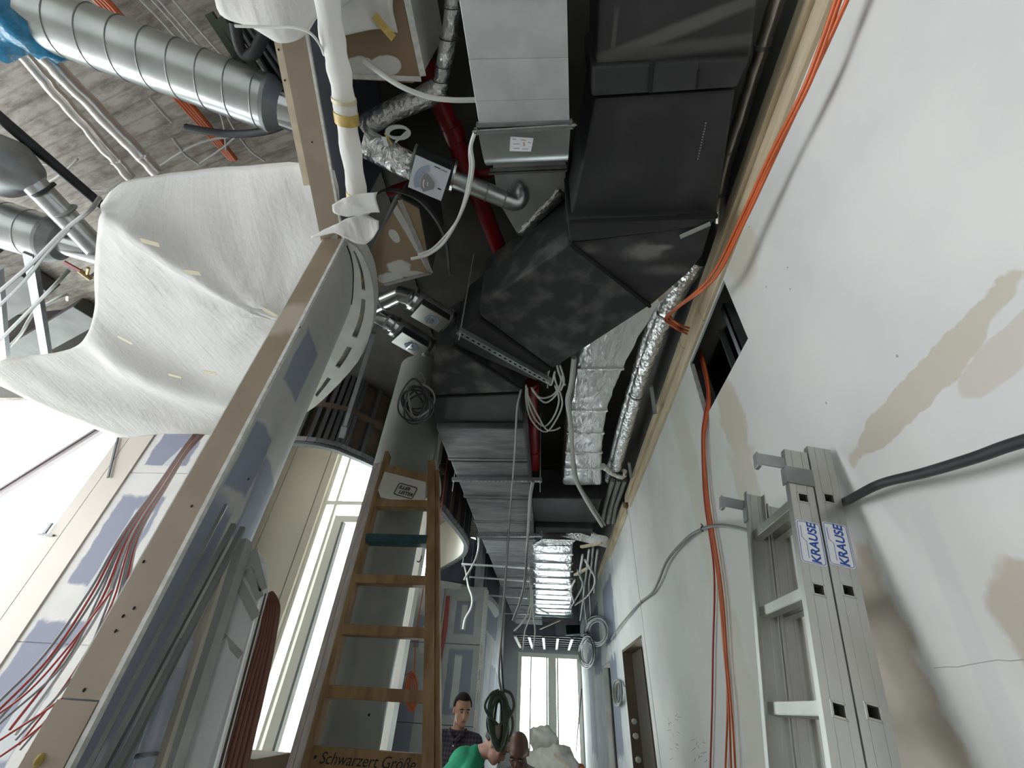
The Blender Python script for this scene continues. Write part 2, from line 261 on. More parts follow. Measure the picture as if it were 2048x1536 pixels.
# ------------------------------------------------------------------ mesh helpers
class G:
    def __init__(s): s.v = []; s.f = []; s.mi = []; s.cur = 0
    def add(s, vs, fs):
        o = len(s.v); s.v += [tuple(v) for v in vs]; s.f += [tuple(i+o for i in f) for f in fs]; s.mi += [s.cur]*len(fs); return s
    def m(s, i): s.cur = i; return s
    def box(s, lo, hi):
        (a,b,c), (d,e,f) = lo, hi
        return s.add([(a,b,c),(d,b,c),(d,e,c),(a,e,c),(a,b,f),(d,b,f),(d,e,f),(a,e,f)], [(0,3,2,1),(4,5,6,7),(0,1,5,4),(1,2,6,5),(2,3,7,6),(3,0,4,7)])
    def obox(s, c, ax, hs):
        c = Vector(c); ax = [Vector(a).normalized() for a in ax]
        vs = [c + ax[0]*hs[0]*i + ax[1]*hs[1]*j + ax[2]*hs[2]*k for k in (-1,1) for (i,j) in ((-1,-1),(1,-1),(1,1),(-1,1))]
        return s.add(vs, [(0,3,2,1),(4,5,6,7),(0,1,5,4),(1,2,6,5),(2,3,7,6),(3,0,4,7)])
    def bar(s, a, b, w, d, up=(0,0,1)):
        """straight bar of cross-section w (sideways) x d (along up) from a to b"""
        a = Vector(a); b = Vector(b); z = (b-a).normalized(); x = z.cross(Vector(up))
        if x.length < 1e-4: x = z.cross(Vector((1,0,0)))
        x.normalize(); y = x.cross(z)
        return s.obox((a+b)/2, (x,y,z), (w/2, d/2, (b-a).length/2))
    def poly(s, pts, ext):
        pts = [Vector(p) for p in pts]; e = Vector(ext); n = len(pts)
        vs = pts + [p+e for p in pts]
        return s.add(vs, [tuple(range(n-1,-1,-1)), tuple(range(n,2*n))] + [(i,(i+1)%n,(i+1)%n+n,i+n) for i in range(n)])
    def loft(s, rings, caps=True, closed=False):
        n = len(rings[0]); vs = [p for r in rings for p in r]; fs = []
        k = len(rings)
        for i in range(k if closed else k-1):
            a = i*n; b = ((i+1)%k)*n
            for j in range(n): fs.append((a+j, a+(j+1)%n, b+(j+1)%n, b+j))
        if caps and not closed: fs += [tuple(range(n-1,-1,-1)), tuple(range((k-1)*n, k*n))]
        return s.add(vs, fs)
    def tube(s, pts, r, n=8, caps=True, closed=False):
        pts = [Vector(p) for p in pts]; k = len(pts); rs = r if isinstance(r, (list,tuple)) else [r]*k
        t0 = (pts[1]-pts[0]).normalized(); u = t0.orthogonal().normalized(); rings = []; pt = t0
        for i in range(k):
            if closed: t = (pts[(i+1)%k]-pts[i-1]).normalized()
            else: t = (pts[min(i+1,k-1)]-pts[max(i-1,0)]).normalized()
            q = pt.rotation_difference(t); u = (q @ u); u = (u - t*u.dot(t)).normalized(); w = t.cross(u); pt = t
            rings.append([pts[i] + (u*math.cos(2*math.pi*j/n) + w*math.sin(2*math.pi*j/n))*rs[i] for j in range(n)])
        return s.loft(rings, caps, closed)
    def ell(s, c, r, M=None, n=16, k=10):
        c = Vector(c); rings = []; vs = []; fs = []
        M = M or Matrix.Identity(3)
        for i in range(1,k):
            a = math.pi*i/k
            for j in range(n):
                b = 2*math.pi*j/n; vs.append(c + M @ Vector((r[0]*math.sin(a)*math.cos(b), r[1]*math.sin(a)*math.sin(b), r[2]*math.cos(a))))
        for i in range(k-2):
            for j in range(n): fs.append((i*n+j, (i+1)*n+j, (i+1)*n+(j+1)%n, i*n+(j+1)%n))
        t = len(vs); vs += [c + M @ Vector((0,0,r[2])), c - M @ Vector((0,0,r[2]))]
        for j in range(n): fs += [(t, j, (j+1)%n), (t+1, (k-2)*n+(j+1)%n, (k-2)*n+j)]
        return s.add(vs, fs)
    def cap(s, a, ra, b, rb, n=12):
        a = Vector(a); b = Vector(b); s.tube([a, (a+b)/2, b], [ra, (ra+rb)/2, rb], n); s.ell(a, (ra,)*3, None, 12, 8); return s.ell(b, (rb,)*3, None, 12, 8)
    def grid(s, rows):
        n = len(rows[0]); return s.add([p for r in rows for p in r], [(i*n+j, i*n+j+1, (i+1)*n+j+1, (i+1)*n+j) for i in range(len(rows)-1) for j in range(n-1)])
def tag(o, label=None, cat=None, group=None, kind=None):
    if label: o['label'] = label
    if cat: o['category'] = cat
    if group: o['group'] = group
    if kind: o['kind'] = kind
    return o
def put(o, parent):
    C.objects.link(o)
    if parent is not None:
        o.parent = parent
        if parent.type == 'EMPTY': o.matrix_parent_inverse = Matrix.Translation(-parent.location)
    return o
def obj(name, g, mats, parent=None, smooth=False, label=None, cat=None, group=None, kind=None, bevel=0, sharp=40, solid=0):
    me = bpy.data.meshes.new(name); me.from_pydata(g.v, [], g.f); me.validate(); me.update()
    mats = mats if isinstance(mats, (list,tuple)) else [mats]
    for m_ in mats: me.materials.append(m_)
    if len(mats) > 1: me.polygons.foreach_set('material_index', g.mi[:len(me.polygons)])
    if smooth:
        me.polygons.foreach_set('use_smooth', [True]*len(me.polygons)); me.set_sharp_from_angle(angle=math.radians(sharp))
    o = bpy.data.objects.new(name, me); put(o, parent)
    if solid:
        md = o.modifiers.new('thickness', 'SOLIDIFY'); md.thickness = solid; md.offset = 0
    if bevel:
        md = o.modifiers.new('edges', 'BEVEL'); md.width = bevel; md.segments = 2; md.limit_method = 'ANGLE'
    return tag(o, label, cat, group, kind)
def thing(name, label, cat, loc=(0,0,0), group=None, kind=None):
    o = bpy.data.objects.new(name, None); o.empty_display_size = 0.1; o.location = loc; C.objects.link(o); return tag(o, label, cat, group, kind)
def struct(name, g, mats, parent=None, **k): return obj(name, g, mats, parent, kind='structure' if parent is None else None, **k)
def cr_(pts, n=6, closed=False):
    pts = [Vector(p) for p in pts]; k = len(pts); out = []
    if k < 3 and not closed: return pts
    for i in range(k if closed else k-1):
        p0 = pts[(i-1)%k] if (closed or i > 0) else pts[0]*2-pts[1]
        p1 = pts[i]; p2 = pts[(i+1)%k]; p3 = pts[(i+2)%k] if (closed or i+2 < k) else pts[-1]*2-pts[-2]
        for j in range(n):
            t = j/n; out.append(0.5*((2*p1) + (p2-p0)*t + (2*p0-5*p1+4*p2-p3)*t*t + (3*p1-p0-3*p2+p3)*t*t*t))
    if not closed: out.append(pts[-1])
    return out
def cable(name, label, pts, r, mat_, cat='cable', group=None, n=7, smooth=6, parent=None):
    g = G().tube(cr_(pts, smooth), r, n)
    return obj(name, g, mat_, parent, True, label if parent is None else None, cat if parent is None else None, group, sharp=60)
def text(name, body, size, mat_, parent, origin, xdir, ydir, thick=0.0006, align='CENTER', bold=0.0, shear=0.0):
    cu = bpy.data.curves.new(name, 'FONT'); cu.body = body; cu.size = size; cu.align_x = align; cu.align_y = 'CENTER'; cu.extrude = thick; cu.offset = bold; cu.shear = shear
    t = bpy.data.objects.new(name, cu); C.objects.link(t)
    me = bpy.data.meshes.new_from_object(t.evaluated_get(bpy.context.evaluated_depsgraph_get())); bpy.data.objects.remove(t, do_unlink=True)
    x = Vector(xdir).normalized(); z = x.cross(Vector(ydir)).normalized(); y = z.cross(x)
    M = Matrix.Translation(origin) @ Matrix((x,y,z)).transposed().to_4x4(); me.transform(M); me.materials.clear(); me.materials.append(mat_)
    return put(bpy.data.objects.new(name, me), parent)
def fuse(g, voxel, smooth=4):
    me = bpy.data.meshes.new('tmp'); me.from_pydata(g.v, [], g.f); o = bpy.data.objects.new('tmp', me); C.objects.link(o)
    r = o.modifiers.new('r', 'REMESH'); r.mode = 'VOXEL'; r.voxel_size = voxel; s = o.modifiers.new('s', 'SMOOTH'); s.iterations = smooth; s.factor = 0.5
    out = bpy.data.meshes.new_from_object(o.evaluated_get(bpy.context.evaluated_depsgraph_get())); bpy.data.objects.remove(o, do_unlink=True)
    out.polygons.foreach_set('use_smooth', [True]*len(out.polygons)); return out
def mobj(name, me, mat_, parent=None, **k):
    me.materials.clear(); me.materials.append(mat_); o = bpy.data.objects.new(name, me); put(o, parent); return tag(o, **k)
def offset(path, d):
    out = []
    for i, p in enumerate(path):
        t = (Vector(path[min(i+1,len(path)-1)])-Vector(path[max(i-1,0)])).normalized(); out.append(Vector((p[0]-t.y*d, p[1]+t.x*d)))
    return out
def spline2(pts, n=5): return [(p.x, p.y) for p in cr_([Vector((a,b,0)) for a, b in pts], n)]

# ================================================================== THE SETTING
HS = 3.02                                   # slab underside above the eye
ZF = -CZ
OUT = [(-9.3,-4.3),(1.5,-4.3),(1.5,16.5),(-1.7,16.5),(-1.7,9.62),(-2.98,9.62),(-1.60,5.16),(-3.8,5.16),(-3.2,4.28),(-9.3,4.28)]
struct('floor', G().poly([(x,y,-0.1) for x,y in OUT], (0,0,0.1)), floor_m)
slab = struct('ceiling', G().poly([(x,y,CZ+HS) for x,y in [(-9.3,-4.3),(-1.2,-4.3),(-1.2,9.62),(-2.98,9.62),(-1.60,5.16),(-3.8,5.16),(-3.2,4.28),(-9.3,4.28)]], (0,0,0.2)), concrete_m)
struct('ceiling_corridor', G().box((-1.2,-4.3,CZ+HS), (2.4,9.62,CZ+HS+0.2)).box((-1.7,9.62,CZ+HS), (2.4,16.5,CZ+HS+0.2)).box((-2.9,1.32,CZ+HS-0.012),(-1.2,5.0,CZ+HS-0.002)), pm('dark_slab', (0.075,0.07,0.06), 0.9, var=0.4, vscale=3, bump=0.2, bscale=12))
# steel deck field beyond the concrete of the left room
ga, gb = P(200,622,h=2.9), P(0,604,h=2.9)
ra, rb = P(20,715,h=2.93), P(182,622,h=2.93); rd = (rb-ra).normalized(); rn = Vector((-rd.y,rd.x,0))
for i in range(-7, 3):
    c = rb + rn*i*0.42
    for t0, t1 in ((-2.6,0.0),):
        obj('deck_rib', G().bar(c+rd*-2.4, c+rd*0.02, 0.24, 0.14), deck_m, slab, bevel=0.01)
obj('deck_groove', G().poly([(-9,3.0,CZ+3.01),(-2.6,2.3,CZ+3.01),(-2.6,4.1,CZ+3.01),(-9,4.1,CZ+3.01)], (0,0,0.005)), darkgap_m, slab)

# right wall: board sheets with openings
XR = 1.0
wr = struct('wall_right', G().box((XR+0.0145,-4.2,0), (XR+0.2,1.40,CZ+HS)).box((XR+1.0,1.20,0),(XR+1.1,3.6,CZ+HS)).box((XR+0.2,1.20,0),(XR+1.0,1.30,CZ+HS)).box((XR+0.2,3.5,0),(XR+1.0,3.6,CZ+HS)).box((XR+0.2,1.3,CZ+HS-.1),(XR+1.0,3.5,CZ+HS)).box((XR+0.2,1.3,CZ+0.3),(XR+1.0,3.5,CZ+0.4)).box((XR+0.0145,2.5,0),(XR+0.2,5.30,CZ+HS)).box((XR+0.0145,6.9,0),(XR+0.2,8.35,CZ+HS)).box((XR+0.0145,9.55,0),(XR+0.2,16.4,CZ+HS)).box((XR+0.0145,5.30,CZ+0.7),(XR+0.2,6.9,CZ+HS)).box((XR+0.0145,8.35,CZ+0.7),(XR+0.2,9.55,CZ+HS))
            .box((XR+0.0145,1.40,0),(XR+0.2,2.5,CZ+1.35)).box((XR+0.0145,1.40,CZ+2.1),(XR+0.2,2.5,CZ+HS)), pm('upper_wall_grey', (0.30,0.30,0.29), 0.85, var=0.15, vscale=4))
HT = 2.165
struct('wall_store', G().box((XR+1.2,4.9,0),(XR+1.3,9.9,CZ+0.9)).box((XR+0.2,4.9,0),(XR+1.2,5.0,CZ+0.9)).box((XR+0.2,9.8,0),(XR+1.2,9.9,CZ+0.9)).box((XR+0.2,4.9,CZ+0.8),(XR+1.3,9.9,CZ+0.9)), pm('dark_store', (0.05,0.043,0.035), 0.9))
def sheet(y0, y1, h0, h1, m_=wall_m): obj('plasterboard_sheet', G().box((XR,y0,CZ+h0), (XR+0.014,y1,CZ+h1)), m_, wr)
sheet(-4.2, 1.575, ZF, HT); sheet(1.575, 2.315, ZF, 1.51); sheet(1.575, 2.315, 1.972, HT); sheet(2.315, 5.165, ZF, HT)
sheet(5.186, 5.36, ZF, HT); sheet(5.36, 6.86, 0.655, HT); sheet(6.86, 7.0, ZF, HT)
sheet(7.0, 8.42, ZF, HT, farwall_m); sheet(8.42, 9.53, 0.655, HT, farwall_m); sheet(9.53, 12.4, ZF, HT, farwall_m); sheet(12.41, 16.4, ZF, HT, farwall_m)
random.seed(31)
for i in range(26):
    x_, y_ = (random.uniform(1335,1355), random.uniform(1425,1520)) if i < 14 else (random.uniform(1385,1415), random.uniform(1475,1520)); a_ = random.uniform(0,3.1)
    obj('pencil_mark', G().bar(P(x_,y_,x=XR-0.0008), P(x_+7*math.cos(a_),y_+7*math.sin(a_),x=XR-0.0008), 0.004, 0.0012, up=(1,0,0)), pm('pencil_%d' % i, (0.36,0.36,0.36), 0.8) if i == 0 else MATS['pencil_0'], wr)
obj('hair_crack', G().tube([P(x_,y_,x=XR-0.0003) for x_,y_ in ((1868,1336),(1890,1334),(1915,1334),(1940,1329),(1975,1323),(1995,1320),(2020,1322),(2048,1319))], 0.0009, 5), MATS['pencil_0'], wr)
for (x_,y_) in ((1498,454),(1488,535),(1652,806),(1575,535),(1532,574),(1580,578),(1794,712)): obj('screw_mark', G().ell(P(x_,y_,x=XR-0.0005), (0.0012,0.004,0.005), None, 8, 6), MATS['pencil_0'], wr)
# hole lining and stud behind
obj('hole_edge', G().box((XR+0.0005,2.303,CZ+1.51),(XR+0.03,2.3155,CZ+1.972)), edge_m, wr)
obj('hole_stud', G().box((XR+0.12,1.86,CZ+1.2),(XR+0.2,1.875,CZ+2.1)).box((XR+0.12,1.86,CZ+1.2),(XR+0.125,1.91,CZ+2.1)), stud_m, wr)
obj('hole_rail', G().box((XR+0.16,2.1,CZ+1.2),(XR+0.2,2.106,CZ+2.1)), stud_m, wr)
tr = struct('trim_1', G().box((XR-0.045,-1.0,CZ+2.085),(XR+0.001,2.26,CZ+2.168)), wood_m, bevel=0.003)
for (a,b) in ((2.264,5.1),(5.28,9.0)): obj('batten_lath', G().box((XR-0.045,a,CZ+2.085),(XR+0.001,b,CZ+2.168)), wood_m, tr, bevel=0.003)
for (a,b) in ((-1.0,1.9),(1.904,5.0),(5.25,7.2)): obj('batten_lath', G().box((XR-0.022,a,CZ+1.985),(XR+0.001,b,CZ+2.083)), wood_m, tr, bevel=0.003)
obj('brick_shim', G().box((XR-0.03,5.15,CZ+2.05),(XR,5.21,CZ+2.13)), hose_m, tr)
d1 = struct('door_1', G().box((XR-0.005,6.845,0),(XR+0.2,6.875,CZ+0.66)).box((XR-0.005,5.345,CZ+0.65),(XR+0.2,6.875,CZ+0.68)), pm('brown_door_lining', (0.13,0.10,0.065), 0.6, var=0.2, vscale=6))
obj('door_leaf', G().box((XR+0.12,6.1,0),(XR+0.16,6.845,CZ+0.64)), pm('dark_door', (0.04,0.032,0.025), 0.6), d1)
for k_, hh in enumerate((0.22, 0.08, -0.14)):
    obj('plaster_smudge', G().ell((XR+0.06,6.842,CZ+hh-0.3), (0.035,0.004,0.03)), edge_m, d1, True)
d2 = struct('door_2', G().box((XR-0.005,9.52,0),(XR+0.2,9.55,CZ+0.66)).box((XR-0.005,8.40,CZ+0.65),(XR+0.2,9.55,CZ+0.68)), pm('grey_door_lining', (0.30,0.30,0.28), 0.6, var=0.2, vscale=6))
obj('door_stop', G().box((XR+0.1,9.48,0),(XR+0.13,9.52,CZ+0.65)), gap_m, d2)

# left room and facade (all facing the corridor's entrance)
FY = 5.0
LY_ = 4.15                                   # the left room's facade stands nearer than the bay
wf = struct('wall_facade', G().box((-4.897,LY_,0),(-3.16,LY_+0.12,CZ+HS)).poly([(-3.16,LY_,0),(-3.06,LY_,0),(-3.70,5.02,0),(-3.84,5.02,0)], (0,0,CZ+HS)), blue_m)
for (a,b) in ((1.943,HS),(0.249,1.935),(ZF,0.241)): obj('plasterboard_sheet', G().box((-4.897,LY_-0.013,CZ+a),(-3.94,LY_,CZ+b)), blue_m, wf)
wp = struct('wall_pillar', G().box((-5.354,LY_,0),(-4.897,LY_+0.15,CZ+HS)), gap_m)
for a, b in ((-5.354,-5.208),(-5.200,-4.897)): obj('facade_panel', G().box((a,LY_-0.03,0),(b,LY_+0.05,CZ+HS)), panel_m, wp)
wq = struct('wall_bay', G().box((-3.75,FY+0.02,0),(-2.95,FY+0.15,CZ+HS)), gap_m)
for a, b in ((-3.76,-3.571),(-3.561,-3.041),(-3.029,-2.93)): obj('facade_panel', G().box((a,FY-0.03,0),(b,FY+0.08,CZ+HS)), panel_m, wq)
def window(name, x0, x1, h0, h1, y, bars_h=(), bars_x=(), fw=0.07, mat_=frame_m, depth=0.1):
    w = struct(name, G().box((x0,y,CZ+h0),(x0+fw,y+depth,CZ+h1)).box((x1-fw,y,CZ+h0),(x1,y+depth,CZ+h1)).box((x0+fw,y,CZ+h1-fw),(x1-fw,y+depth,CZ+h1)).box((x0+fw,y,CZ+h0),(x1-fw,y+depth,CZ+h0+fw)), mat_)
    for b in bars_h: obj('transom', G().box((x0+fw,y-0.01,CZ+b[0]),(x1-fw,y+depth,CZ+b[1])), mat_, w)
    for b in bars_x: obj('mullion', G().box((b[0],y-0.005,CZ+h0+fw),(b[1],y+depth,CZ+h1-fw)), mat_, w)
    xs = [x0+fw] + [q for b in bars_x for q in b] + [x1-fw]; hs = [h0+fw] + [q for b in bars_h for q in b] + [h1-fw]
    for i in range(0, len(xs), 2):
        for j in range(0, len(hs), 2): obj('pane', G().box((xs[i],y+0.05,CZ+hs[j]),(xs[i+1],y+0.056,CZ+hs[j+1])), pane_m, w)
    return w
w1 = window('window_1', -9.15, -5.33, -0.9, HS, LY_+0.02, ((1.11,1.23),))
w2 = window('window_2', -2.94, -1.55, -1.2, HS, FY+0.03, ((1.95,2.0),), ((-2.78,-2.745),), 0.05)
sash = G().box((-2.70,FY-0.0,CZ-1.1),(-2.60,FY+0.09,CZ+1.80)).box((-2.60,FY-0.0,CZ+1.72),(-1.8,FY+0.09,CZ+1.80)).box((-1.80,FY,CZ-1.1),(-1.72,FY+0.09,CZ+1.80))
obj('sash_frame', sash, frame_m, w2); obj('gasket', G().box((-2.60,FY+0.002,CZ-1.1),(-2.575,FY+0.08,CZ+1.72)), darkframe_m, w2)
struct('wall_bay_return', G().box((-1.56,FY-0.02,0),(-1.50,FY+0.14,CZ+HS)), frame_m)
obj('window_brace', G().bar(P(-40,1012,y=4.11), P(205,858,y=4.11), 0.05, 0.09).bar(P(-40,1003,y=4.08), P(205,850,y=4.08), 0.02, 0.03), pm('mauve_grey_bar', (0.30,0.26,0.27), 0.5), None, label='slanted grey opening bar across the far left window', cat='window bar')
obj('window_stay', G().bar(P(216,955,y=4.10), P(236,875,y=4.10), 0.015, 0.02), darkframe_m, None, label='thin dark stay beside the beige window pillar', cat='window stay')
obj('transom_latch', G().bar(P(88,1068,y=4.11), P(104,1046,y=4.11), 0.02, 0.03).bar(P(78,1068,y=4.11), P(107,1071,y=4.11), 0.02, 0.02), darkframe_m, None, label='dark latch on the white window transom', cat='latch')
# unseen walls of the left room; side opening added to light the right wall
struct('wall_left', G().box((-9.3,-4.3,0),(-9.1,4.3,CZ-0.9)).box((-9.3,-4.3,CZ+2.7),(-9.1,4.3,CZ+HS)).box((-9.3,3.7,CZ-0.9),(-9.1,4.3,CZ+2.7)).box((-9.3,-4.3,CZ-0.9),(-9.1,-2.9,CZ+2.7)), panel_m)
struct('wall_back', G().box((-9.2,-4.3,0),(1.2,-4.1,CZ-0.9)).box((-9.2,-4.3,CZ+2.7),(1.2,-4.1,CZ+HS)).box((-9.2,-4.3,CZ-0.9),(1.2,-4.1,CZ+2.7)), wall_m)
# bay behind the column, second plasterboard wall, corridor's far part
q0, q1 = Vector((-1.60,5.16,0)), Vector((-2.98,9.6,0)); qd = (q1-q0).normalized(); qn = Vector((-qd.y,qd.x,0)); ql = (q1-q0).length
w4 = struct('window_4', G().obox((q0+q1)/2+Vector((0,0,(CZ-0.9)/2)), (qd,qn,(0,0,1)), (ql/2,0.05,(CZ-0.9)/2)).obox((q0+q1)/2+Vector((0,0,CZ+HS-0.1)), (qd,qn,(0,0,1)), (ql/2,0.05,0.1)), frame_m)
for k_ in range(5): obj('mullion', G().obox(q0+qd*(0.06+(ql-0.12)*k_/4)+Vector((0,0,CZ+1.0)), (qd,qn,(0,0,1)), (0.05,0.05,1.9)), frame_m, w4)
for k_ in range(4): obj('pane' if k_ == 1 else 'infill_panel', G().obox(q0+qd*(0.06+(ql-0.12)*(k_+0.5)/4)+Vector((0,0,CZ+1.0)), (qd,qn,(0,0,1)), (ql/8-0.05,(0.003 if k_ == 1 else 0.04),1.9)), (pane_m if k_ == 1 else panel_m), w4)
wc = struct('wall_cross', G().box((-2.98,9.5,0),(-1.30,9.62,CZ+1.95)), gap_m)
for (a,b) in ((-2.98,-2.205),(-2.195,-1.30)):
    for (c,d) in ((ZF,-0.335),(-0.325,0.905),(0.915,1.95)):
        obj('plasterboard_sheet', G().box((a,9.487,CZ+c),(b,9.5,CZ+d)), wall2_m, wc)
obj('corner_bead', G().box((-1.36,9.47,0),(-1.285,9.63,CZ+1.9)), edge_m, wc)
for hh in (0.75,0.35,0.0,-0.5): obj('bead_slot', G().box((-1.33,9.466,CZ+hh),(-1.322,9.474,CZ+hh+0.16)), darkstud_m, wc)
struct('wall_left_far', G().box((-1.62,9.62,0),(-1.50,16.3,CZ+HS)), patch_mat('far_left_boards', SKIM, [(BLUE,(11,0.4),(0.5,0.9),0.3,0.05,'b',0),(BLUE,(13.2,0.3),(0.7,0.5),0.3,0.05,'b',0),(BLUE,(14.6,-0.2),(0.6,0.9),0.3,0.05,'b',0),(BLUE,(12.4,1.7),(1.2,0.3),0.3,0.05,'b',0)], base2=(0.4,0.41,0.43)))
struct('wall_far', G().box((-1.6,16.0,CZ+1.40),(1.2,16.2,CZ+HS)).box((-1.6,16.0,0),(1.2,16.2,CZ-1.5)).box((-1.6,16.0,0),(-1.02,16.2,CZ+1.4)).box((0.98,16.0,0),(1.2,16.2,CZ+1.4)), patch_mat('far_end_boards', (0.42,0.42,0.43), [(BLUE,(-0.3,2.0),(0.5,0.3),0.4,0.05,'b',0)], axes='XZ'))
window('window_3', -1.02, 0.98, -1.5, 1.40, 16.02, (), ((-0.62,-0.58),(-0.12,-0.07),(-0.05,0.20),(0.22,0.27)), 0.12, frame_m)

# ------------------------------------------------------------------ header, jamb and curved wall on the left
HH = 2.08
Wp = spline2([(-1.165,1.30),(-1.175,1.42),(-1.225,1.58),(-1.36,1.85),(-1.66,2.23),(-2.05,2.72),(-2.30,3.08)], 4)
Wi = [tuple(p) for p in offset(Wp, 0.12)]
wcur = struct('wall_curved', G().poly([(x,y,0) for x,y in Wp] + [(x,y,0) for x,y in reversed(Wi)], (0,0,CZ+HH-0.002)), curved_m)
jx0, jx1 = -1.292, -1.163
obj('jamb_board', G().box((jx0,1.288,CZ-0.041),(jx1-0.014,1.3005,CZ+HH)), brown_m, wcur)
obj('jamb_board', G().box((jx0-0.004,1.284,0),(jx1-0.016,1.2985,CZ-0.045)), brown_m, wcur)
obj('gypsum_edge', G().box((jx1-0.014,1.286,0),(jx1+0.001,1.302,CZ+HH)), edge_m, wcur)
obj('gypsum_edge', G().box((jx0-0.006,1.289,CZ+0.0),(jx0,1.31,CZ+HH)), edge_m, wcur)
for (px_, py_) in ((497,958),(383,1012),(287,1123),(268,1216),(246,1232),(231,1262),(168,1380),(133,1445),(600,655)):
    c = P(px_, py_, y=1.287); obj('screw_hole', G().ell(c, (0.004,0.002,0.005), None, 8, 6), gap_m, wcur, True)
obj('foam_blob', G().ell(P(80,1520,y=1.285), (0.012,0.010,0.014)), foam_m, wcur, True)
obj('gap_bead', G().tube([(x+0.003,y,CZ+HH-0.012) for x,y in Wp[1:12]], 0.004, 6), gap_m, wcur)
# header towards and past the camera
A0, A1 = Vector((-1.312,1.30)), Vector((-0.845,-0.45)); B0, B1 = Vector((-1.163,1.30)), Vector((-0.745,-0.45))
def hd(t, s): p = (A0.lerp(A1,t)).lerp(B0.lerp(B1,t), s); return p
def strip(s0, s1, h0, h1, t0=0, t1=1): 
    q = [hd(t0,s0), hd(t1,s0), hd(t1,s1), hd(t0,s1)]; return G().poly([(p.x,p.y,CZ+h0) for p in q], (0,0,h1-h0))
hdr = struct('wall_header', strip(0.03,0.93,HH+0.012,HS), darkblue_m)
obj('soffit_board', strip(0.0,0.86,HH,HH+0.0115), brown_m, hdr)
obj('gypsum_edge', strip(0.86,0.95,HH-0.002,HH+0.0115), edge_m, hdr)
obj('face_board', strip(0.93,1.0,HH+0.012,HS), darkblue_m, hdr)
obj('cream_lip', strip(-0.30,-0.01,HH+0.015,HH+0.12,0.18,1), cream_m, hdr)
for t, s in ((0.66,0.45),(0.30,0.40),(0.83,0.35),(0.5,-0.2),(0.62,-0.2),(0.44,-0.2)):
    p = hd(t,s); obj('screw_hole', G().ell((p.x,p.y,CZ+HH-0.001 if s > 0 else CZ+HH+0.014), (0.004,0.004,0.002), None, 8, 6), gap_m, hdr)

# ring of white board under the ceiling with routed slots
Op = spline2([(-1.150,1.298),(-1.100,1.38),(-1.105,1.60),(-1.225,1.95),(-1.49,2.36),(-2.03,2.89),(-2.33,3.12)], 4)
n_ = len(Op)
ts = [0, 0.42, 0.60, 1.0]; rows = []
for i in range(n_): 
    a = Vector(Wp[i]) if i < len(Wp) else Vector(Wp[-1]); b = Vector(Op[i]); rows.append([(*a.lerp(b,t), CZ+HH-0.004) for t in ts])
g = G(); vs = [p for r in rows for p in r]; fs = []
slots = {(i) for i in list(range(3,9)) + list(range(10,14)) + list(range(15,17)) + list(range(18,20))}
for i in range(n_-1):
    for j in range(3):
        if j == 1 and i in slots: continue
        fs.append((i*4+j, i*4+j+1, (i+1)*4+j+1, (i+1)*4+j))
g.add(vs, fs)
ring = obj('ring_board', g, ringwhite_m, None, label='white curved ring board with long slots beside the brown jamb', cat='soffit board', solid=0.013)
obj('ring_backing', G().grid([[(*Vector(Wp[i]).lerp(Vector(Op[i]),t), CZ+HH+0.03) for t in (0.05,0.95)] for i in range(n_)]), pm('grey_slot_back', (0.40,0.39,0.37), 0.9), ring)
obj('ring_rim', G().loft([[(*Vector(Op[i]), CZ+HH-0.008), (*Vector(Op[i]), CZ+HH+0.10), (Op[i][0]-0.012, Op[i][1], CZ+HH+0.10), (Op[i][0]-0.012, Op[i][1], CZ+HH-0.008)] for i in range(n_)]), ringwhite_m, ring)
for i, ln in ((12,0.04),(16,0.05),(19,0.05),(8,0.02)):
    c = Vector(Wp[i]).lerp(Vector(Op[i]), 0.40); d = (Vector(Wp[min(i+1,n_-1)])-Vector(Wp[i-1])).normalized()
    R3 = Matrix.Rotation(math.atan2(d.y,d.x),3,'Z'); obj('foam_bead', G().ell((c.x,c.y,CZ+HH+0.002), (ln,0.011,0.010), R3), foam_m, ring, True)
obj('hanger_stud', G().bar(P(748,665,h=2.12), P(690,850,h=1.75), 0.03, 0.05).bar(P(690,850,h=1.75), P(684,872,h=1.70), 0.045, 0.06), stud_m, None, label='steel stud hanging diagonally below the curved ring board', cat='steel stud')

# second drum: studs, board backs, track and white lining
R2 = spline2([(-3.5,3.62),(-2.64,3.60),(-2.30,3.69),(-2.144,3.84),(-1.97,4.07),(-1.86,4.3),(-1.49,5.13),(-1.39,5.86),(-1.325,6.63),(-1.36,7.16),(-1.567,7.77),(-2.262,8.84),(-2.55,9.2)], 4)
R2i = [tuple(p) for p in offset(R2, 0.07)]
drum = struct('wall_drum', G().grid([[(*R2i[i], CZ+HH+0.02), (*R2i[i], CZ+HS)] for i in range(len(R2))]), brownback_m)
obj('drum_lining', G().grid([[(R2i[i][0]-0.012, R2i[i][1]+0.004, CZ+HH-0.01), (R2i[i][0]-0.012, R2i[i][1]+0.004, CZ+HS)] for i in range(len(R2))]), drum_m, drum, True)
obj('floor_track', G().loft([[(*R2[i], CZ+HH), (*R2[i], CZ+HH+0.05), (*R2i[i], CZ+HH+0.05), (*R2i[i], CZ+HH)] for i in range(len(R2))]), stud_m, drum)
obj('bead_rail', G().loft([[(R2[i][0]-0.01, R2[i][1], CZ+HH-0.035), (R2[i][0]-0.01, R2[i][1], CZ+HH-0.006), (*R2i[i], CZ+HH-0.006), (*R2i[i], CZ+HH-0.035)] for i in range(len(R2))]), darkframe_m, drum)
acc = 0
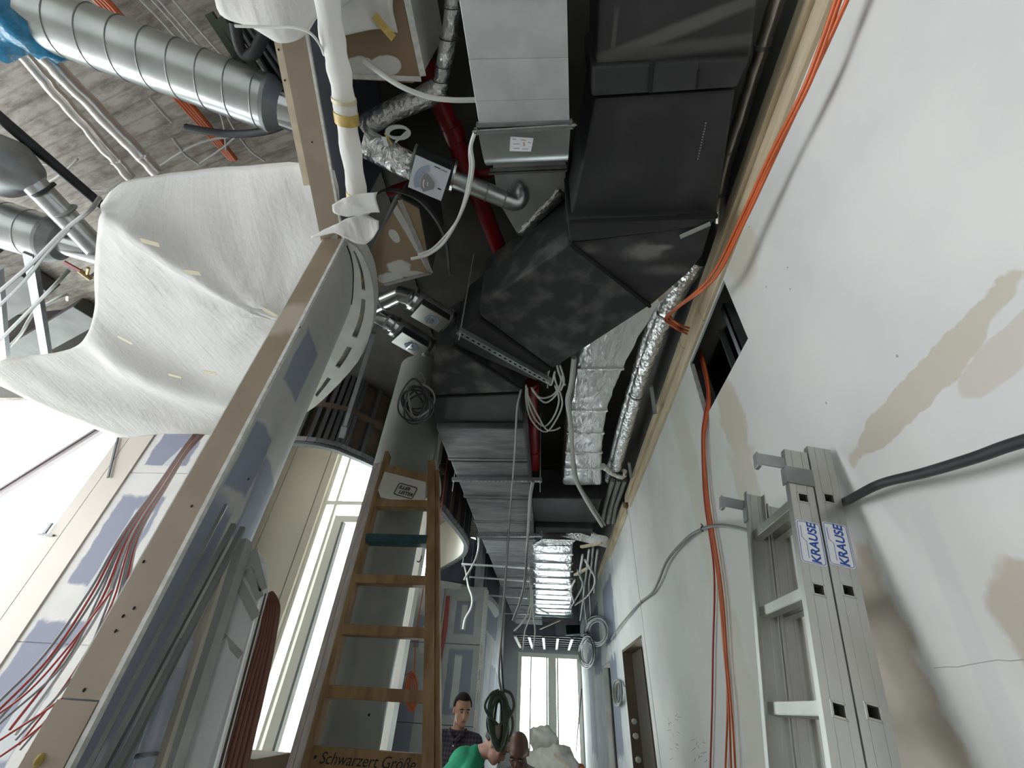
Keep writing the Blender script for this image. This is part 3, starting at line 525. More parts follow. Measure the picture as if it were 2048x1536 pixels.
for i in range(1, len(R2)-1):
    a, b = Vector(R2[i]), Vector(R2[i+1]); acc += (b-a).length
    d = (b-a).normalized(); nrm = Vector((-d.y,d.x)); c = a + nrm*0.035
    if acc > 0.2 or i < 12:
        acc = 0
        obj('stud', G().obox((c.x,c.y,CZ+(HH+HS)/2), (d.to_3d(), nrm.to_3d(), (0,0,1)), (0.022,0.034,(HS-HH)/2)), darkstud_m, drum)
    m_ = (a+b)/2 - nrm*0.003; obj('track_clip', G().obox((m_.x,m_.y,CZ+HH+0.028), (d.to_3d(), nrm.to_3d(), (0,0,1)), ((b-a).length*0.42,0.004,0.022)), stud_m, drum)
obj('cross_rail', G().loft([[(R2[i][0]+0.004,R2[i][1]-0.006,CZ+2.52),(R2[i][0]+0.004,R2[i][1]-0.006,CZ+2.58),(*R2i[i],CZ+2.58),(*R2i[i],CZ+2.52)] for i in range(4,26)]), brownback_m, drum)
# third ring over the cross wall
R3o = cr_([P(a,b,h=1.9) for a,b in ((850,1168),(900,1174),(940,1183),(972,1196),(993,1214),(998,1228),(988,1238),(975,1244))], 4); R3n = cr_([P(a,b,h=1.9) for a,b in ((850,1186),(900,1193),(935,1203),(958,1214),(970,1225),(973,1231),(972,1236),(969,1240))], 4)
obj('far_ring_board', G().loft([[R3o[i], R3o[i]+Vector((0,0,0.10)), R3n[i]+Vector((0,0,0.10)), R3n[i]] for i in range(len(R3o))]), ringwhite_m, None, label='pale curved soffit ring above the far blue plasterboard wall', cat='soffit board')
obj('dark_bulkhead', G().grid([[p+Vector((-0.03,0.02,0.1)), p+Vector((-0.03,0.02,HS-1.9))] for p in R3o]), darkblue_m, None, kind='structure')

# brown filled bulkheads over the ring start
def bulk(name, label, und, h, top, m_, side, cat='bulkhead'):
    pts = [P(a,b,h=h) for a, b in und]
    o = obj(name, G().poly(pts, (0,0,0.012)), m_, None, label=label, cat=cat)
    cen = sum(pts, Vector())/len(pts); q = [p.lerp(cen,0.01)+Vector((0,0,0.012)) for p in pts]
    obj('bulkhead_side', G().poly(q, (0,0,top-h)), side, o)
    return o, pts
tb, tp = bulk('soffit_box', 'brown board soffit box with white filled edges at top centre', [(660,40),(672,155),(690,158),(826,166),(846,150),(800,-60),(630,-60)], 2.3, 2.95, topbox_m, ringwhite_m)
obj('plaster_border', G().bar(P(846,152,h=2.298), P(806,-40,h=2.298), 0.028, 0.006).bar(P(842,158,h=2.298), P(690,152,h=2.298), 0.02, 0.006), edge_m, tb)
ob_, op_ = bulk('filled_bulkhead', 'brown bulkhead board with white filler patches above the shiny dampers', [(742,500),(800,398),(838,418),(862,548),(775,568),(750,575)], 2.3, 2.9, offcut_m, darkstud_m)
obj('plaster_border', G().bar(P(800,400,h=2.297), P(862,546,h=2.297), 0.03, 0.005).bar(P(862,546,h=2.297), P(768,570,h=2.297), 0.02, 0.005), pm('grey_filler', (0.36,0.35,0.33), 0.85, var=0.2, vscale=20), ob_)
obj('bulkhead_ring', G().loft([[(*q, CZ+2.32), (*q, CZ+2.36), (q[0]+0.015,q[1],CZ+2.36),(q[0]+0.015,q[1],CZ+2.32)] for q in spline2([(-1.10,1.28),(-0.98,1.16),(-0.86,1.16),(-0.74,1.24),(-0.66,1.45),(-0.68,1.75)],5)]), darkstud_m, ob_)

# ================================================================== COLUMN, LADDERS
colm = obj('column', G().tube([(-1.42,3.6,0),(-1.42,3.6,CZ+HS)], 0.275, 48), concrete_col_m, None, True, label='round grey painted column behind the wooden ladder', cat='column')
for px_, py_ in ((617,1499),(619,1515),(762,1432)):
    d = P(px_, py_, y=3.36) - Vector((-1.42,3.6,0)); d.z = 0; d.normalize(); p = Vector((-1.42,3.6,P(px_,py_,y=3.36).z)) + d*0.275
    obj('drill_hole', G().ell(p, (0.008,0.008,0.008), None, 8, 6), gap_m, colm, True)

def LW(h): return 2.82 + 0.2287*h                    # ladder plane: distance at a height
def lx(h): return -1.225 - 0.104*(h+0.24)            # left and right edges
def rx(h): return -0.665 - 0.215*h
wl = thing('wooden_ladder', 'tall tapered wooden ladder with one teal rung leaning on the grey column', 'ladder', (-0.9,2.45,0))
ltilt = Vector((0,0.2287,1)).normalized(); lnorm = Vector((0,1,-0.2287)).normalized()
def rail(name, f0, h0, h1, w, dep, m_, off=0.0):
    a = Vector((f0(h0), LW(h0), CZ+h0)) + lnorm*off; b = Vector((f0(h1), LW(h1), CZ+h1)) + lnorm*off
    z = (b-a).normalized(); x = Vector((1,0,0)); x = (x - z*x.dot(z)).normalized(); y = z.cross(x)
    return obj(name, G().obox((a+b)/2, (x,y,z), (w/2,dep/2,(b-a).length/2)), m_, wl, bevel=0.004)
rail('side_rail', lx, ZF+0.004, 1.72, 0.034, 0.095, ladder_m)
rail('side_rail', lambda h: rx(h)+0.008, ZF+0.004, 1.62, 0.058, 0.095, ladder_m)
rail('back_rail', lambda h: lx(h)-0.040, ZF+0.05, 1.60, 0.042, 0.05, lit_rail_m, -0.01)
rail('back_rail', lambda h: lx(h)-0.083, ZF+0.05, 1.60, 0.036, 0.05, lit_rail_m, 0.0)
rail('back_rail', lambda h: rx(h)+0.052, ZF+0.05, 1.55, 0.028, 0.06, ladder_m, 0.02)
def rung(h, m_, name='rung', th=0.058, dep=0.10, h2=None):
    a = Vector((lx(h)+0.010, LW(h), CZ+h)); b = Vector((rx(h)-0.012, LW(h), CZ+h-0.0))
    return obj(name, G().obox((a+b)/2, ((b-a), (0,1,0), (0,0,1)), ((b-a).length/2,dep/2,th/2)), m_, wl, bevel=0.005)
for h_ in (1.207, 0.628, 0.321, 0.014, -0.55, -0.85, -1.15, -1.45): rung(h_, ladder_m)
rung(0.915, teal_m, th=0.062, dep=0.105)
hb = -0.262; a = Vector((lx(hb), LW(hb), CZ+hb)); b = Vector((rx(hb), LW(hb), CZ+hb))
bb_ = obj('bottom_board', G().obox((a+b)/2, ((b-a), (0,1,0), (0,0,1)), ((b-a).length/2-0.01,0.02,0.05)), ladder_m, wl, bevel=0.003)
text('marker_text', '• Schwarzert Größe', 0.066, ink_m, bb_, (a+b)/2 + Vector((-0.02,-0.0215,0.006)), (1,0,0), (0,0,1), 0.0004, shear=0.25)
ht = 1.50; a = Vector((lx(ht), LW(ht), CZ+ht+0.045)); b = Vector((rx(ht), LW(ht), CZ+ht-0.045))
obj('top_crosspiece', G().obox((a+b)/2, ((b-a), (0,1,0), (0,0,1)), ((b-a).length/2,0.03,0.04)), ladder_m, wl, bevel=0.004)
# label sheet strung between the rails
h1_, h0_ = 1.47, 1.245
q = [Vector((lx(h1_)+0.03, LW(h1_)-0.05, CZ+h1_+0.03)), Vector((rx(h1_)-0.02, LW(h1_)-0.05, CZ+h1_-0.06)), Vector((rx(h0_)-0.03, LW(h0_)-0.05, CZ+h0_-0.02)), Vector((rx(h0_)-0.09, LW(h0_)-0.05, CZ+h0_-0.06)), Vector((lx(h0_)+0.05, LW(h0_)-0.05, CZ+h0_+0.01)), Vector((lx(h0_)+0.012, LW(h0_)-0.05, CZ+h0_+0.07))]
cs = obj('label_sheet', G().poly(q, (0,0.004,0)), canvas_m, wl)
cc = sum(q, Vector())/6 + Vector((0.035,-0.006,0.0)); sx = Vector((1,0,-0.26)).normalized(); sy = Vector((0.2,0.16,1)).normalized()
g = G(); rr = [cc + sx*(0.082*max(-1,min(1,1.35*math.cos(t))))*1.0 + sy*(0.052*max(-1,min(1,1.35*math.sin(t)))) for t in [2*math.pi*i/32 for i in range(32)]]
obj('label_border', g.tube(rr, 0.0035, 6, closed=True), ink_m, cs)
text('label_text', 'ILLER', 0.042, ink_m, cs, cc+sx*-0.018+sy*0.02, sx, sy, 0.0006, bold=0.0012, shear=0.15)
text('label_text', 'LEITER', 0.042, ink_m, cs, cc+sx*0.012+sy*-0.022, sx, sy, 0.0006, bold=0.0012, shear=0.15)
for dh in (0.0, 0.06, 0.13):
    c = Vector((lx(1.45+dh)-0.045, LW(1.45+dh)-0.01, CZ+1.45+dh)); obj('steel_fitting', G().obox(c, ((1,0,0),lnorm,ltilt), (0.012,0.012,0.03)).tube([c+ltilt*0.03, c+ltilt*0.055+Vector((0.02,0,0))], 0.006, 6), chrome_m, wl)
obj('hook', G().tube(cr_([Q(843,1112,'y',3.0), Q(842,1118,'y',3.0), Q(838,1124,'y',3.0), Q(834,1122,'y',3.0)],4), 0.004, 6), blackc_m, wl)

# aluminium extension ladder against the right wall
sl = thing('extension_ladder', 'two-section aluminium extension ladder leaning against the white right wall', 'ladder', (0.5,1.5,0))
LZ = Vector((0.21,0,1)).normalized(); LX = Vector((1,0,-0.21)).normalized(); LY = Vector((0,1,0))
def lp(sec, h, y): return Vector(((0.824 if sec == 0 else 0.903) + 0.21*(h-0.579), y, CZ+h))
YN, YFR = 1.355, 1.735
for sec in (0,1):
    top = 0.752 if sec == 0 else 0.765
    for y, s_ in ((YN,1),(YFR,-1)):
        if sec == 1 and s_ == -1: top = 0.70
        b = lp(sec, ZF+0.03, y); t = lp(sec, top, y); g = G(); hl = (t-b).length/2; c = (t+b)/2
        for e in (-1,1): g.obox(c + LX*0.0258*e, (LX,LY,LZ), (0.0102,0.0025,hl))      # web beside the rung holes
        cuts = [top+0.0] + [q for k_ in range(8) for q in (0.579-0.274*k_+0.0153, 0.579-0.274*k_-0.0153)] + [ZF+0.03]
        for k_ in range(0, len(cuts), 2):
            if cuts[k_]-cuts[k_+1] < 0.001: continue
            ca, cb = lp(sec, cuts[k_], y), lp(sec, cuts[k_+1], y); g.obox((ca+cb)/2, (LX,LY,LZ), (0.0156,0.0025,(ca-cb).length/2))
        for e in (-1,1): g.obox(c + LX*0.034*e + LY*s_*0.011, (LX,LY,LZ), (0.0025,0.013,hl))   # flanges
        pass
        obj('side_rail', g, alu_m, sl, bevel=0.001)
    for k_ in range(8):
        h_ = 0.579 - 0.274*k_
        if h_ < ZF+0.1: break
        a = lp(sec, h_, YN-0.004); b = lp(sec, h_, YFR+0.004); g = G(); w_ = 0.0145
        for e in (-1,1):
            g.obox((a+b)/2 + LX*w_*e, (LX,LY,LZ), (0.0018,(b-a).length/2,w_)); g.obox((a+b)/2 + LZ*w_*e, (LX,LY,LZ), (w_,(b-a).length/2,0.0018))
        rg = obj('rung', g, alu_m, sl)
        obj('bore_shade_plug', G().obox((a+b)/2, (LX,LY,LZ), (w_-0.002,(b-a).length/2-0.03,w_-0.002)), gap_m, rg)  # black plug standing in for the shade inside the hollow rung
        obj('crimp_collar', G().tube([a + LX*math.cos(t)*0.021*1.15 + LZ*math.sin(t)*0.021*1.15 + LY*0.001 for t in [math.pi/4+math.pi/2*i for i in range(4)]], 0.002, 5, closed=True), alu_m, rg)
# guide brackets and hooks
for y, s_ in ((YN,1),(YFR,-1)):
    c = lp(0, 0.655, y); obj('guide_bracket', G().obox(c + LY*-0.005*s_, (LX,LY,LZ), (0.041,0.002,0.03)).obox(c + LX*-0.041 + LY*0.01*s_, (LX,LY,LZ), (0.002,0.018,0.03)), galvd_m, sl)
    c = lp(0, 0.70, y) + LX*-0.075 + LY*0.006
    obj('hook', G().obox(c, (LX,LY,LZ), (0.05,0.003,0.022)).obox(c + LX*-0.048 + LY*0.014, (LX,LY,LZ), (0.003,0.016,0.027)).obox(c + LX*-0.043 + LZ*-0.024+LY*0.012, (LX,LY,LZ), (0.006,0.016,0.006)), galvd_m, sl, bevel=0.002)
for sec in (0,1):
    c = lp(sec, 0.437 if sec == 0 else 0.432, YN-0.0032) + LX*(0.0 if sec == 0 else -0.002)
    def rrect(c, w, hgt, r, y):
        pts = []
        for (sx_, sz_, a0) in ((1,1,0),(-1,1,90),(-1,-1,180),(1,-1,270)):
            for i in range(5): a = math.radians(a0+i*22.5); pts.append(c + LX*(sx_*(w-r)+r*math.cos(a)) + LZ*(sz_*(hgt-r)+r*math.sin(a)) + LY*y)
        return pts
    st = obj('sticker', G().poly(rrect(c,0.034,0.065,0.008,0), (0,-0.0006,0)), sticker_m, sl)
    obj('sticker_outline', G().tube(rrect(c,0.031,0.062,0.007,-0.0007), 0.0009, 5, closed=True), blueink_m, st)
    obj('sticker_line', G().tube([c+LX*-0.023+LZ*0.048+LY*-0.0008, c+LX*-0.023+LZ*0.012+LY*-0.0008, c+LX*-0.012+LZ*0.0+LY*-0.0008, c+LX*-0.012+LZ*-0.05+LY*-0.0008], 0.0008, 5), blueink_m, st)
    text('brand_text', 'KRAUSE', 0.0345, blueink_m, st, c + LX*0.009 + LY*-0.0009, LZ, -LX, 0.0003, bold=0.0009, shear=0.1)

# ================================================================== DUCTS
HD = 2.0
def quadduct(pts_h, up, m_, name, parent, bev=0.012):
    return obj(name, G().poly(pts_h, (0,0,up)), m_, parent, bevel=bev)
bd = thing('insulated_duct', 'large black insulated air duct jogging left along the corridor ceiling', 'air duct', (0,3,CZ+HD))
def dpoly(name, px, h, up, m_, hs=None): return obj(name, G().poly([P(a,b,h=h) for a,b in px], (0,0,up)), m_, bd, bevel=0.012)
c1, c2, c3 = P(1350,62,h=2.06), P(1400,92,h=2.06), P(1240,60,h=2.06)
streak_m = patch_mat('scuffed_rubber', (0.030,0.031,0.031), [((0.10,0.10,0.095), (c1.y,c1.x), (0.022,0.36), 0.8, 0.5, 'b', -0.28), ((0.075,0.075,0.07), (c2.y,c2.x), (0.02,0.30), 1.0, 0.6, 'b', -0.05), ((0.08,0.08,0.075), (c3.y,c3.x-0.02), (0.06,0.008), 0.8, 0.5, 'b', 0)], axes='YX', base2=(0.02,0.02,0.02), rough=0.6)
c4, c5, c6, c7 = P(1290,505,h=2.01), P(1335,540,h=2.01), P(1180,500,h=2.01), P(1325,495,h=2.01)
swirl_m = patch_mat('plaster_smeared_rubber', (0.040,0.041,0.041), [((0.17,0.17,0.16), (c4.x,c4.y), (0.10,0.045), 2.0, 0.7, 'e', 0.3), ((0.11,0.11,0.105), (c5.x,c5.y), (0.10,0.03), 2.0, 0.8, 'e', 0.8), ((0.12,0.12,0.11), (c6.x,c6.y), (0.05,0.03), 1.8, 0.8, 'e', 0.0), ((0.2,0.2,0.19), (c7.x,c7.y), (0.05,0.018), 2.2, 0.6, 'e', 1.0)], axes='XY', base2=(0.022,0.023,0.023), rough=0.7, nscale=12, bscale=6)
dpoly('duct_section', [(1205,-150),(1530,-150),(1502,118),(1193,134)], 2.06, 0.5, streak_m)
cl = dpoly('duct_collar', [(1184,132),(1503,114),(1474,176),(1183,194)], 2.02, 0.5, black_m)
obj('collar_patch', G().poly([P(a,b,h=2.016) for a,b in ((1308,126),(1396,120),(1392,178),(1302,184))], (0,0,-0.010)), black_m, cl, bevel=0.003); obj('patch_gap', G().bar(P(1307,125,h=2.012), P(1301,185,h=2.012), 0.012, 0.012), gap_m, cl); obj('patch_gap', G().bar(P(1396,140,h=2.012), P(1392,176,h=2.012), 0.010, 0.012), gap_m, cl)
dpoly('duct_section', [(1192,196),(1472,178),(1433,430),(1139,440)], 2.05, 0.5, black_m)
dpoly('duct_collar', [(1132,436),(1436,430),(1422,452),(1140,486)], 2.0, 0.52, black_m)
dpoly('duct_elbow', [(1141,486),(1424,448),(1405,512),(1375,548),(1302,611)], 2.01, 0.5, swirl_m)
dpoly('duct_offset', [(1139,487),(1299,612),(1105,738),(962,634),(958,612)], 2.0, 0.5, dusty_m)
dpoly('duct_collar', [(960,637),(1103,740),(1072,762),(908,690),(922,664)], 2.005, 0.5, black_m)
dpoly('duct_elbow', [(906,693),(1043,776),(1040,784),(858,792),(868,712)], 2.0, 0.5, dusty_m)
dpoly('duct_section', [(861,794),(1036,787),(1048,850),(874,850)], 2.06, 0.45, black_m)
for (a,b,c,d) in ((1141,486,1300,612),(960,636,1104,739),(907,691,1042,777),(860,793,1038,786),(1140,441,1434,431)): obj('joint_gap', G().bar(P(a,b,h=2.004), P(c,d,h=2.004), 0.016, 0.03), gap_m, bd)
YS = [3.20, 3.88, 4.86, 5.70, 6.45, 7.2, 8.0, 8.8, 9.7, 10.6, 11.6, 12.6, 13.6, 14.6]
for i in range(len(YS)-1):
    hb_ = HD + (0.0 if i % 2 == 0 else 0.006); y0, y1 = YS[i]+0.022, YS[i+1]-0.022
    o = obj('duct_section', G().box((-1.04+0.006*(i%3), y0, CZ+hb_), (-0.215, y1, CZ+hb_+0.42)), grime_m, bd, bevel=0.015)
    obj('joint_gap', G().box((-1.02, y1-0.01, CZ+HD+0.025), (-0.235, y1+0.034, CZ+HD+0.4)), gap_m, bd)
    if i < 5: obj('edge_roll', G().box((-1.045, y1-0.06, CZ+HD-0.008), (-0.21, y1-0.005, CZ+HD+0.42)), grime_m, bd, bevel=0.012)
obj('duct_branch', G().box((-0.22,5.05,CZ+2.10),(0.66,5.9,CZ+2.5)), black_m, bd, bevel=0.015)
obj('duct_branch', G().box((-0.20,5.95,CZ+2.03),(0.62,6.5,CZ+2.45)), black_m, bd, bevel=0.015)
g = G()
for i in range(14):
    t = i/14; g.bar(P(1412-17*t,245+77*t,h=2.048), P(1412-17*(t+.035),245+77*(t+.035),h=2.048), 0.006, 0.002)
obj('printed_line', g, greyc_m, bd)
obj('tape_scrap', G().bar(P(1360,474,h=1.99), P(1421,447,h=1.99), 0.022, 0.006), pm('pale_stick', (0.36,0.37,0.34), 0.6), None, label='pale stick wedged under the black duct elbow', cat='stick')

gd = thing('galvanised_duct', 'bare galvanised duct with white sticker beside the black duct', 'air duct', (-0.1,0.5,CZ+2.0))
L0, R0 = P(918,0,h=2.0), P(1134,0,h=2.0); L1, R1 = P(958,250,h=2.0), P(1139,244,h=2.0)
Lm = L0 + (L0-L1)*1.2; Rm = R0 + (R0-R1)*1.2
prevL, prevR = Lm, Rm
for t_, dz in ((0.0,0.0),(0.43,0.004),(0.78,0.001),(1.0,0.003)):
    nl, nr = (L0.lerp(L1,t_), R0.lerp(R1,t_)); quadduct([p+Vector((0,0,dz)) for p in (prevL,prevR,nr,nl)], 0.32, galv_m, 'duct_section', gd, 0.002); prevL, prevR = nl, nr
pa, pb = P(952,263,h=1.985), P(1146,251,h=1.985)
obj('flange', G().bar(L1+Vector((-.012,0,.005)), R1+Vector((.012,0,.005)), 0.014, 0.03).bar(pa+Vector((0,0.004,.005)), pb+Vector((0,0.004,.005)), 0.014, 0.03), galvd_m, gd)
obj('flange_rod', G().tube([pa+Vector((-.015,-.006,-.012)), pb+Vector((.015,-.006,-.012))], 0.004, 8).tube([pa+Vector((-.008,-.006,-.012)), pa+Vector((.004,-.006,-.012))], 0.010, 6).tube([pb+Vector((-.004,-.006,-.012)), pb+Vector((.008,-.006,-.012))], 0.010, 6), chrome_m, gd)
g = G(); ring_pts = []
prof = [(0.0,0.0),(0.07,0.0),(0.115,0.006),(0.15,0.022),(0.172,0.05),(0.18,0.09),(0.18,0.28)]
rows = []
for dy, dz in prof:
    t = dy/0.18; rows.append([P(956,262,h=2.0).lerp(P(970,326,h=2.0),0)+Vector((0.012*t,dy,dz)), P(1141,252,h=2.0)+Vector((-0.006*t,dy,dz))])
sid = [r for r in rows]
g.grid(rows); g.add([r[0] for r in rows]+[rows[0][0]+Vector((0,0,0.3))], [tuple(range(len(rows)+1))]); g.add([r[1] for r in rows]+[rows[0][1]+Vector((0,0,0.3))], [tuple(range(len(rows),-1,-1))])
eb = obj('duct_bend', g, spiral_m, gd, True, sharp=50)
sc_ = [P(1021,273,h=1.998), P(1067,276,h=1.998), P(1062,303,h=1.998), P(1019,302,h=1.998)]
stk = obj('sticker', G().poly(sc_, (0,0,-0.0012)), sticker_m, gd)
for (a,b,c,d) in ((1025,278,1032,279),(1042,280,1052,281),(1027,288,1039,288),(1027,297,1039,297),(1044,298,1056,298),(1056,285,1062,286)): obj('sticker_print', G().bar(P(a,b,h=1.996), P(c,d,h=1.996), 0.002, 0.0006), greyc_m, stk)
text('sticker_figure', '5', 0.022, redc_m, stk, P(1048,289,h=1.9962), P(1058,289,h=2)-P(1048,289,h=2), P(1048,280,h=2)-P(1048,289,h=2), 0.0003)
hp = 2.43
quadduct([P(a,b,h=hp) for a,b in ((984,318),(1132,312),(1131,380),(1046,474),(1036,470),(996,402))], 0.3, galv_m, 'duct_taper', gd, 0.003)
obj('flange', G().bar(P(980,340,h=hp-0.012), P(1134,333,h=hp-0.012), 0.012, 0.024).bar(P(978,346,h=hp-0.012), P(1134,340,h=hp-0.012), 0.012, 0.024), galvd_m, gd)
g = G()
e0, e1 = P(1128,384,h=hp-0.005), P(1042,474,h=hp-0.005)
rows = []
random.seed(3)
for i in range(15):
    p = e0.lerp(e1, i/14); rows.append([p + Vector((0.02,0.02,0.06)) + Vector((random.uniform(-.008,.008),random.uniform(-.008,.008),0)), p + Vector((0.012,0.018,0.0))+ Vector((random.uniform(-.008,.008),)*3), p + Vector((-0.02,-0.02,-0.01))+ Vector((random.uniform(-.008,.008),)*3), p+Vector((-0.03,-0.035,0.0))+ Vector((random.uniform(-.006,.006),)*3)])
obj('foil_edge', g.grid(rows), foil_m, gd, True, solid=0.004, sharp=80)

# foil-wrapped duct beside the wall
fd = thing('foil_duct', 'silver foil-wrapped duct curving beside the right wall near the black elbow', 'air duct', (0.4,3,CZ+2.2))
secs = [(1.72,0.36,0.86),(2.0,0.29,0.74),(2.45,0.25,0.64),(2.85,0.225,0.575),(3.2,0.21,0.545),(3.55,0.19,0.55),(3.95,0.185,0.57),(4.3,0.185,0.60),(4.85,0.175,0.655)]
def foilduct(parent, secs, hb, ht, m_, n=5, amp=0.006):
    dense = []
    for i in range(len(secs)-1):
        for j in range(n): t = j/n; dense.append(tuple(a+(b-a)*t for a,b in zip(secs[i],secs[i+1])))
    dense.append(secs[-1]); rings = []
    for (y,x0,x1) in dense:
        r = lambda: random.uniform(-amp,amp)
        pts = [(x0+0.03,hb),(x0+(x1-x0)*0.25,hb-0.004),(x0+(x1-x0)*0.5,hb-0.006),(x0+(x1-x0)*0.75,hb-0.004),(x1-0.03,hb),(x1-0.008,hb+0.008),(x1,hb+0.03),(x1,ht),(x0,ht),(x0,hb+0.03),(x0+0.008,hb+0.008)]
        rings.append([Vector((a+r(), y+r(), CZ+b+r())) for a,b in pts])
    obj('duct_wrap', G().loft(rings), m_, parent, True, sharp=60)
foilduct(fd, secs, 2.2, 2.55, foild_m)
for (y,a,b) in ((2.62,0.24,0.61),(3.22,0.21,0.545),(3.62,0.19,0.555),(4.02,0.185,0.575),(4.4,0.18,0.61)):
    obj('wrap_seam', G().box((a-0.004,y-0.012,CZ+2.186),(b+0.004,y+0.012,CZ+2.22)), foil_m, fd, bevel=0.004)
obj('open_mouth', G().box((0.2,4.84,CZ+2.21),(0.64,4.87,CZ+2.5)), gap_m, fd)
f2 = thing('foil_duct', 'bright foil-wrapped duct with cross straps far down the corridor', 'air duct', (0.05,9,CZ+1.9))
secs2 = [(6.35,-0.24,0.35),(7.5,-0.255,0.38),(8.6,-0.275,0.42),(9.8,-0.31,0.47),(11.0,-0.34,0.53),(12.1,-0.37,0.575)]
foilduct(f2, secs2, 1.9, 2.2, foild_m, 6, 0.008)
for k_ in range(11):
    y = 6.7 + k_*0.5; t = (y-6.35)/5.75; obj('wrap_strap', G().box((-0.25-0.13*t,y-0.014,CZ+1.878),(0.36+0.23*t,y+0.014,CZ+1.895)), galvd_m if k_ % 2 else foil_m, f2)
obj('teal_end', G().box((-0.37,12.1,CZ+1.86),(0.60,12.16,CZ+2.0)), pm('teal_end_film', (0.30,0.55,0.56), 0.4), f2)
obj('foil_elbow', G().loft([[P(a,b,h=hh) for a,b,hh in q] for q in (((1062,1092,1.9),(1142,1090,1.9),(1150,1070,2.0),(1085,1072,2.0)),((1085,1078,1.93),(1152,1080,1.93),(1165,1064,2.05),(1100,1064,2.05)),((1120,1072,1.98),(1200,1092,1.98),(1212,1072,2.1),(1140,1058,2.1)),((1160,1072,2.0),(1214,1096,2.0),(1218,1078,2.1),(1180,1062,2.1)))]), foil_m, f2, True, sharp=50)

# ------------------------------------------------------------------ spiral ducts of the left room
def spiral(name, label, a, b, r, n=0, group=None, cap_r=None, cap_at='b', cap_len=0.03, seam=0.13, tail=None):
    a = Vector(a); b = Vector(b); d = (b-a).normalized(); t = thing(name, label, 'air duct', a, group)
    obj('duct_pipe', G().tube([a,b], r, 40), spiral_m, t, True, sharp=60)
    L_ = (b-a).length; k = int(L_/seam)
    u = d.orthogonal().normalized(); w = d.cross(u)
    for i in range(k):
        pts = [a + d*(seam*(i+0.5+0.35*j/32.)) + (u*math.cos(2*math.pi*j/32) + w*math.sin(2*math.pi*j/32))*(r+0.0008) for j in range(33)]
        obj('spiral_seam', G().tube(pts, 0.0032, 5), galvd_m, t, True)
    if cap_r:
        obj('reducer', G().tube([b-d*0.02, b, b+d*cap_len, b+d*(cap_len+0.02)], [r+0.004, r+0.004, r*0.8, cap_r], 40), galvd_m, t, True, sharp=30)
    if tail: obj('tail_pipe', G().tube([b+d*cap_len, b+d*(cap_len+tail)], cap_r, 28), chrome_m, t, True, sharp=60)
    return t, d
sa, sb = Vector((-3.1,0.07,CZ+2.6)), Vector((-1.535,0.765,CZ+2.6))
spiral('spiral_duct', 'long galvanised spiral duct ending at the cream header lip', sa, sb, 0.142, cap_r=0.10, cap_len=0.04, tail=0.12)
random.seed(5); rows = []
for i in range(9):
    t = i/8; c = P(92,35,h=2.6).lerp(P(-60,30,h=2.55), t); rr_ = 0.15+0.03*math.sin(t*9)
    rows.append([c + Vector((random.uniform(-.02,.02), math.cos(q_)*rr_+random.uniform(-.015,.015), math.sin(q_)*rr_+random.uniform(-.015,.015))) for q_ in [2*math.pi*j/18 for j in range(18)]])
obj('blue_film', G().loft(rows), bluefilm_m, None, True, label='crumpled blue plastic film wrapped over the spiral duct end', cat='plastic film', sharp=80)
a2, b2 = P(-60,430,h=2.5), P(108,480,h=2.5)
spiral('spiral_duct', 'thick spiral duct with grey reducer at the left edge', a2, b2, 0.165, cap_r=0.085, cap_len=0.05, tail=0.34)
g2 = P(112,497,h=2.5)
a3, b3 = P(62,362,h=2.6), P(196,500,h=2.45)
p3 = thing('tapered_duct', 'slim galvanised duct with a flared grey mouth above the thick spiral duct', 'air duct', a3)
obj('duct_pipe', G().tube([a3, a3.lerp(b3,0.5), b3], 0.075, 28), spiral_m, p3, True, sharp=60)
obj('flared_mouth', G().tube([P(-40,318,h=2.65), P(20,338,h=2.63), P(58,358,h=2.6), P(72,368,h=2.6)], [0.20,0.19,0.12,0.078], 32), galvd_m, p3, True, sharp=40)
obj('clamp_ring', G().tube([P(84,377,h=2.58), P(90,382,h=2.58)], 0.082, 28), blackc_m, p3, True)
obj('seam_ring', G().tube([P(128,420,h=2.53), P(130,422,h=2.53)], 0.078, 28), galvd_m, p3, True)
# insulated pipes
for k_, (nm, p0, p1, r_, lb) in enumerate((('foil_pipe',(-20,35),(262,356),0.036,'left one of two thin foil-wrapped pipes crossing the concrete ceiling'),('foil_pipe',(18,38),(316,346),0.044,'right one of two thin foil-wrapped pipes crossing the concrete ceiling'))):
    a, b = P(*p0,h=2.72), P(*p1,h=2.72); t = thing(nm, lb, 'pipe', a, 'foil pipes under the concrete ceiling'); d = b-a
    obj('pipe_wrap', G().tube([a+d*(i/24) + Vector((random.uniform(-.003,.003),)*3) for i in range(25)], [r_+random.uniform(-.003,.003) for _ in range(25)], 20), foil('pipe_foil_%d' % k_, (0.74,0.72,0.69), 0.3, 14, 0.15), t, True, sharp=70)
    obj('pipe_band', G().tube([a+d*0.86, a+d*0.875], r_+0.004, 20), foil_m, t, True)
obj('black_pipe', G().tube([P(-20,218,h=2.85), P(205,412,h=2.85)], 0.035, 16), blackc_m, None, True, label='black pipe under the concrete ceiling at far left', cat='pipe')
obj('ceiling_rail', G().bar(P(60,505,h=2.35), P(94,712,h=2.35), 0.055, 0.05), stud_m, None, label='grey steel ceiling rail right of its twin at far left', cat='ceiling rail')
obj('ceiling_rail', G().bar(P(-8,535,h=2.35), P(12,745,h=2.35), 0.055, 0.05), stud_m, None, label='grey steel ceiling rail cut by the left picture edge', cat='ceiling rail')
va = thing('ball_valve', 'small brass valve with red lever below the thick spiral duct', 'valve', P(172,545,h=2.75))
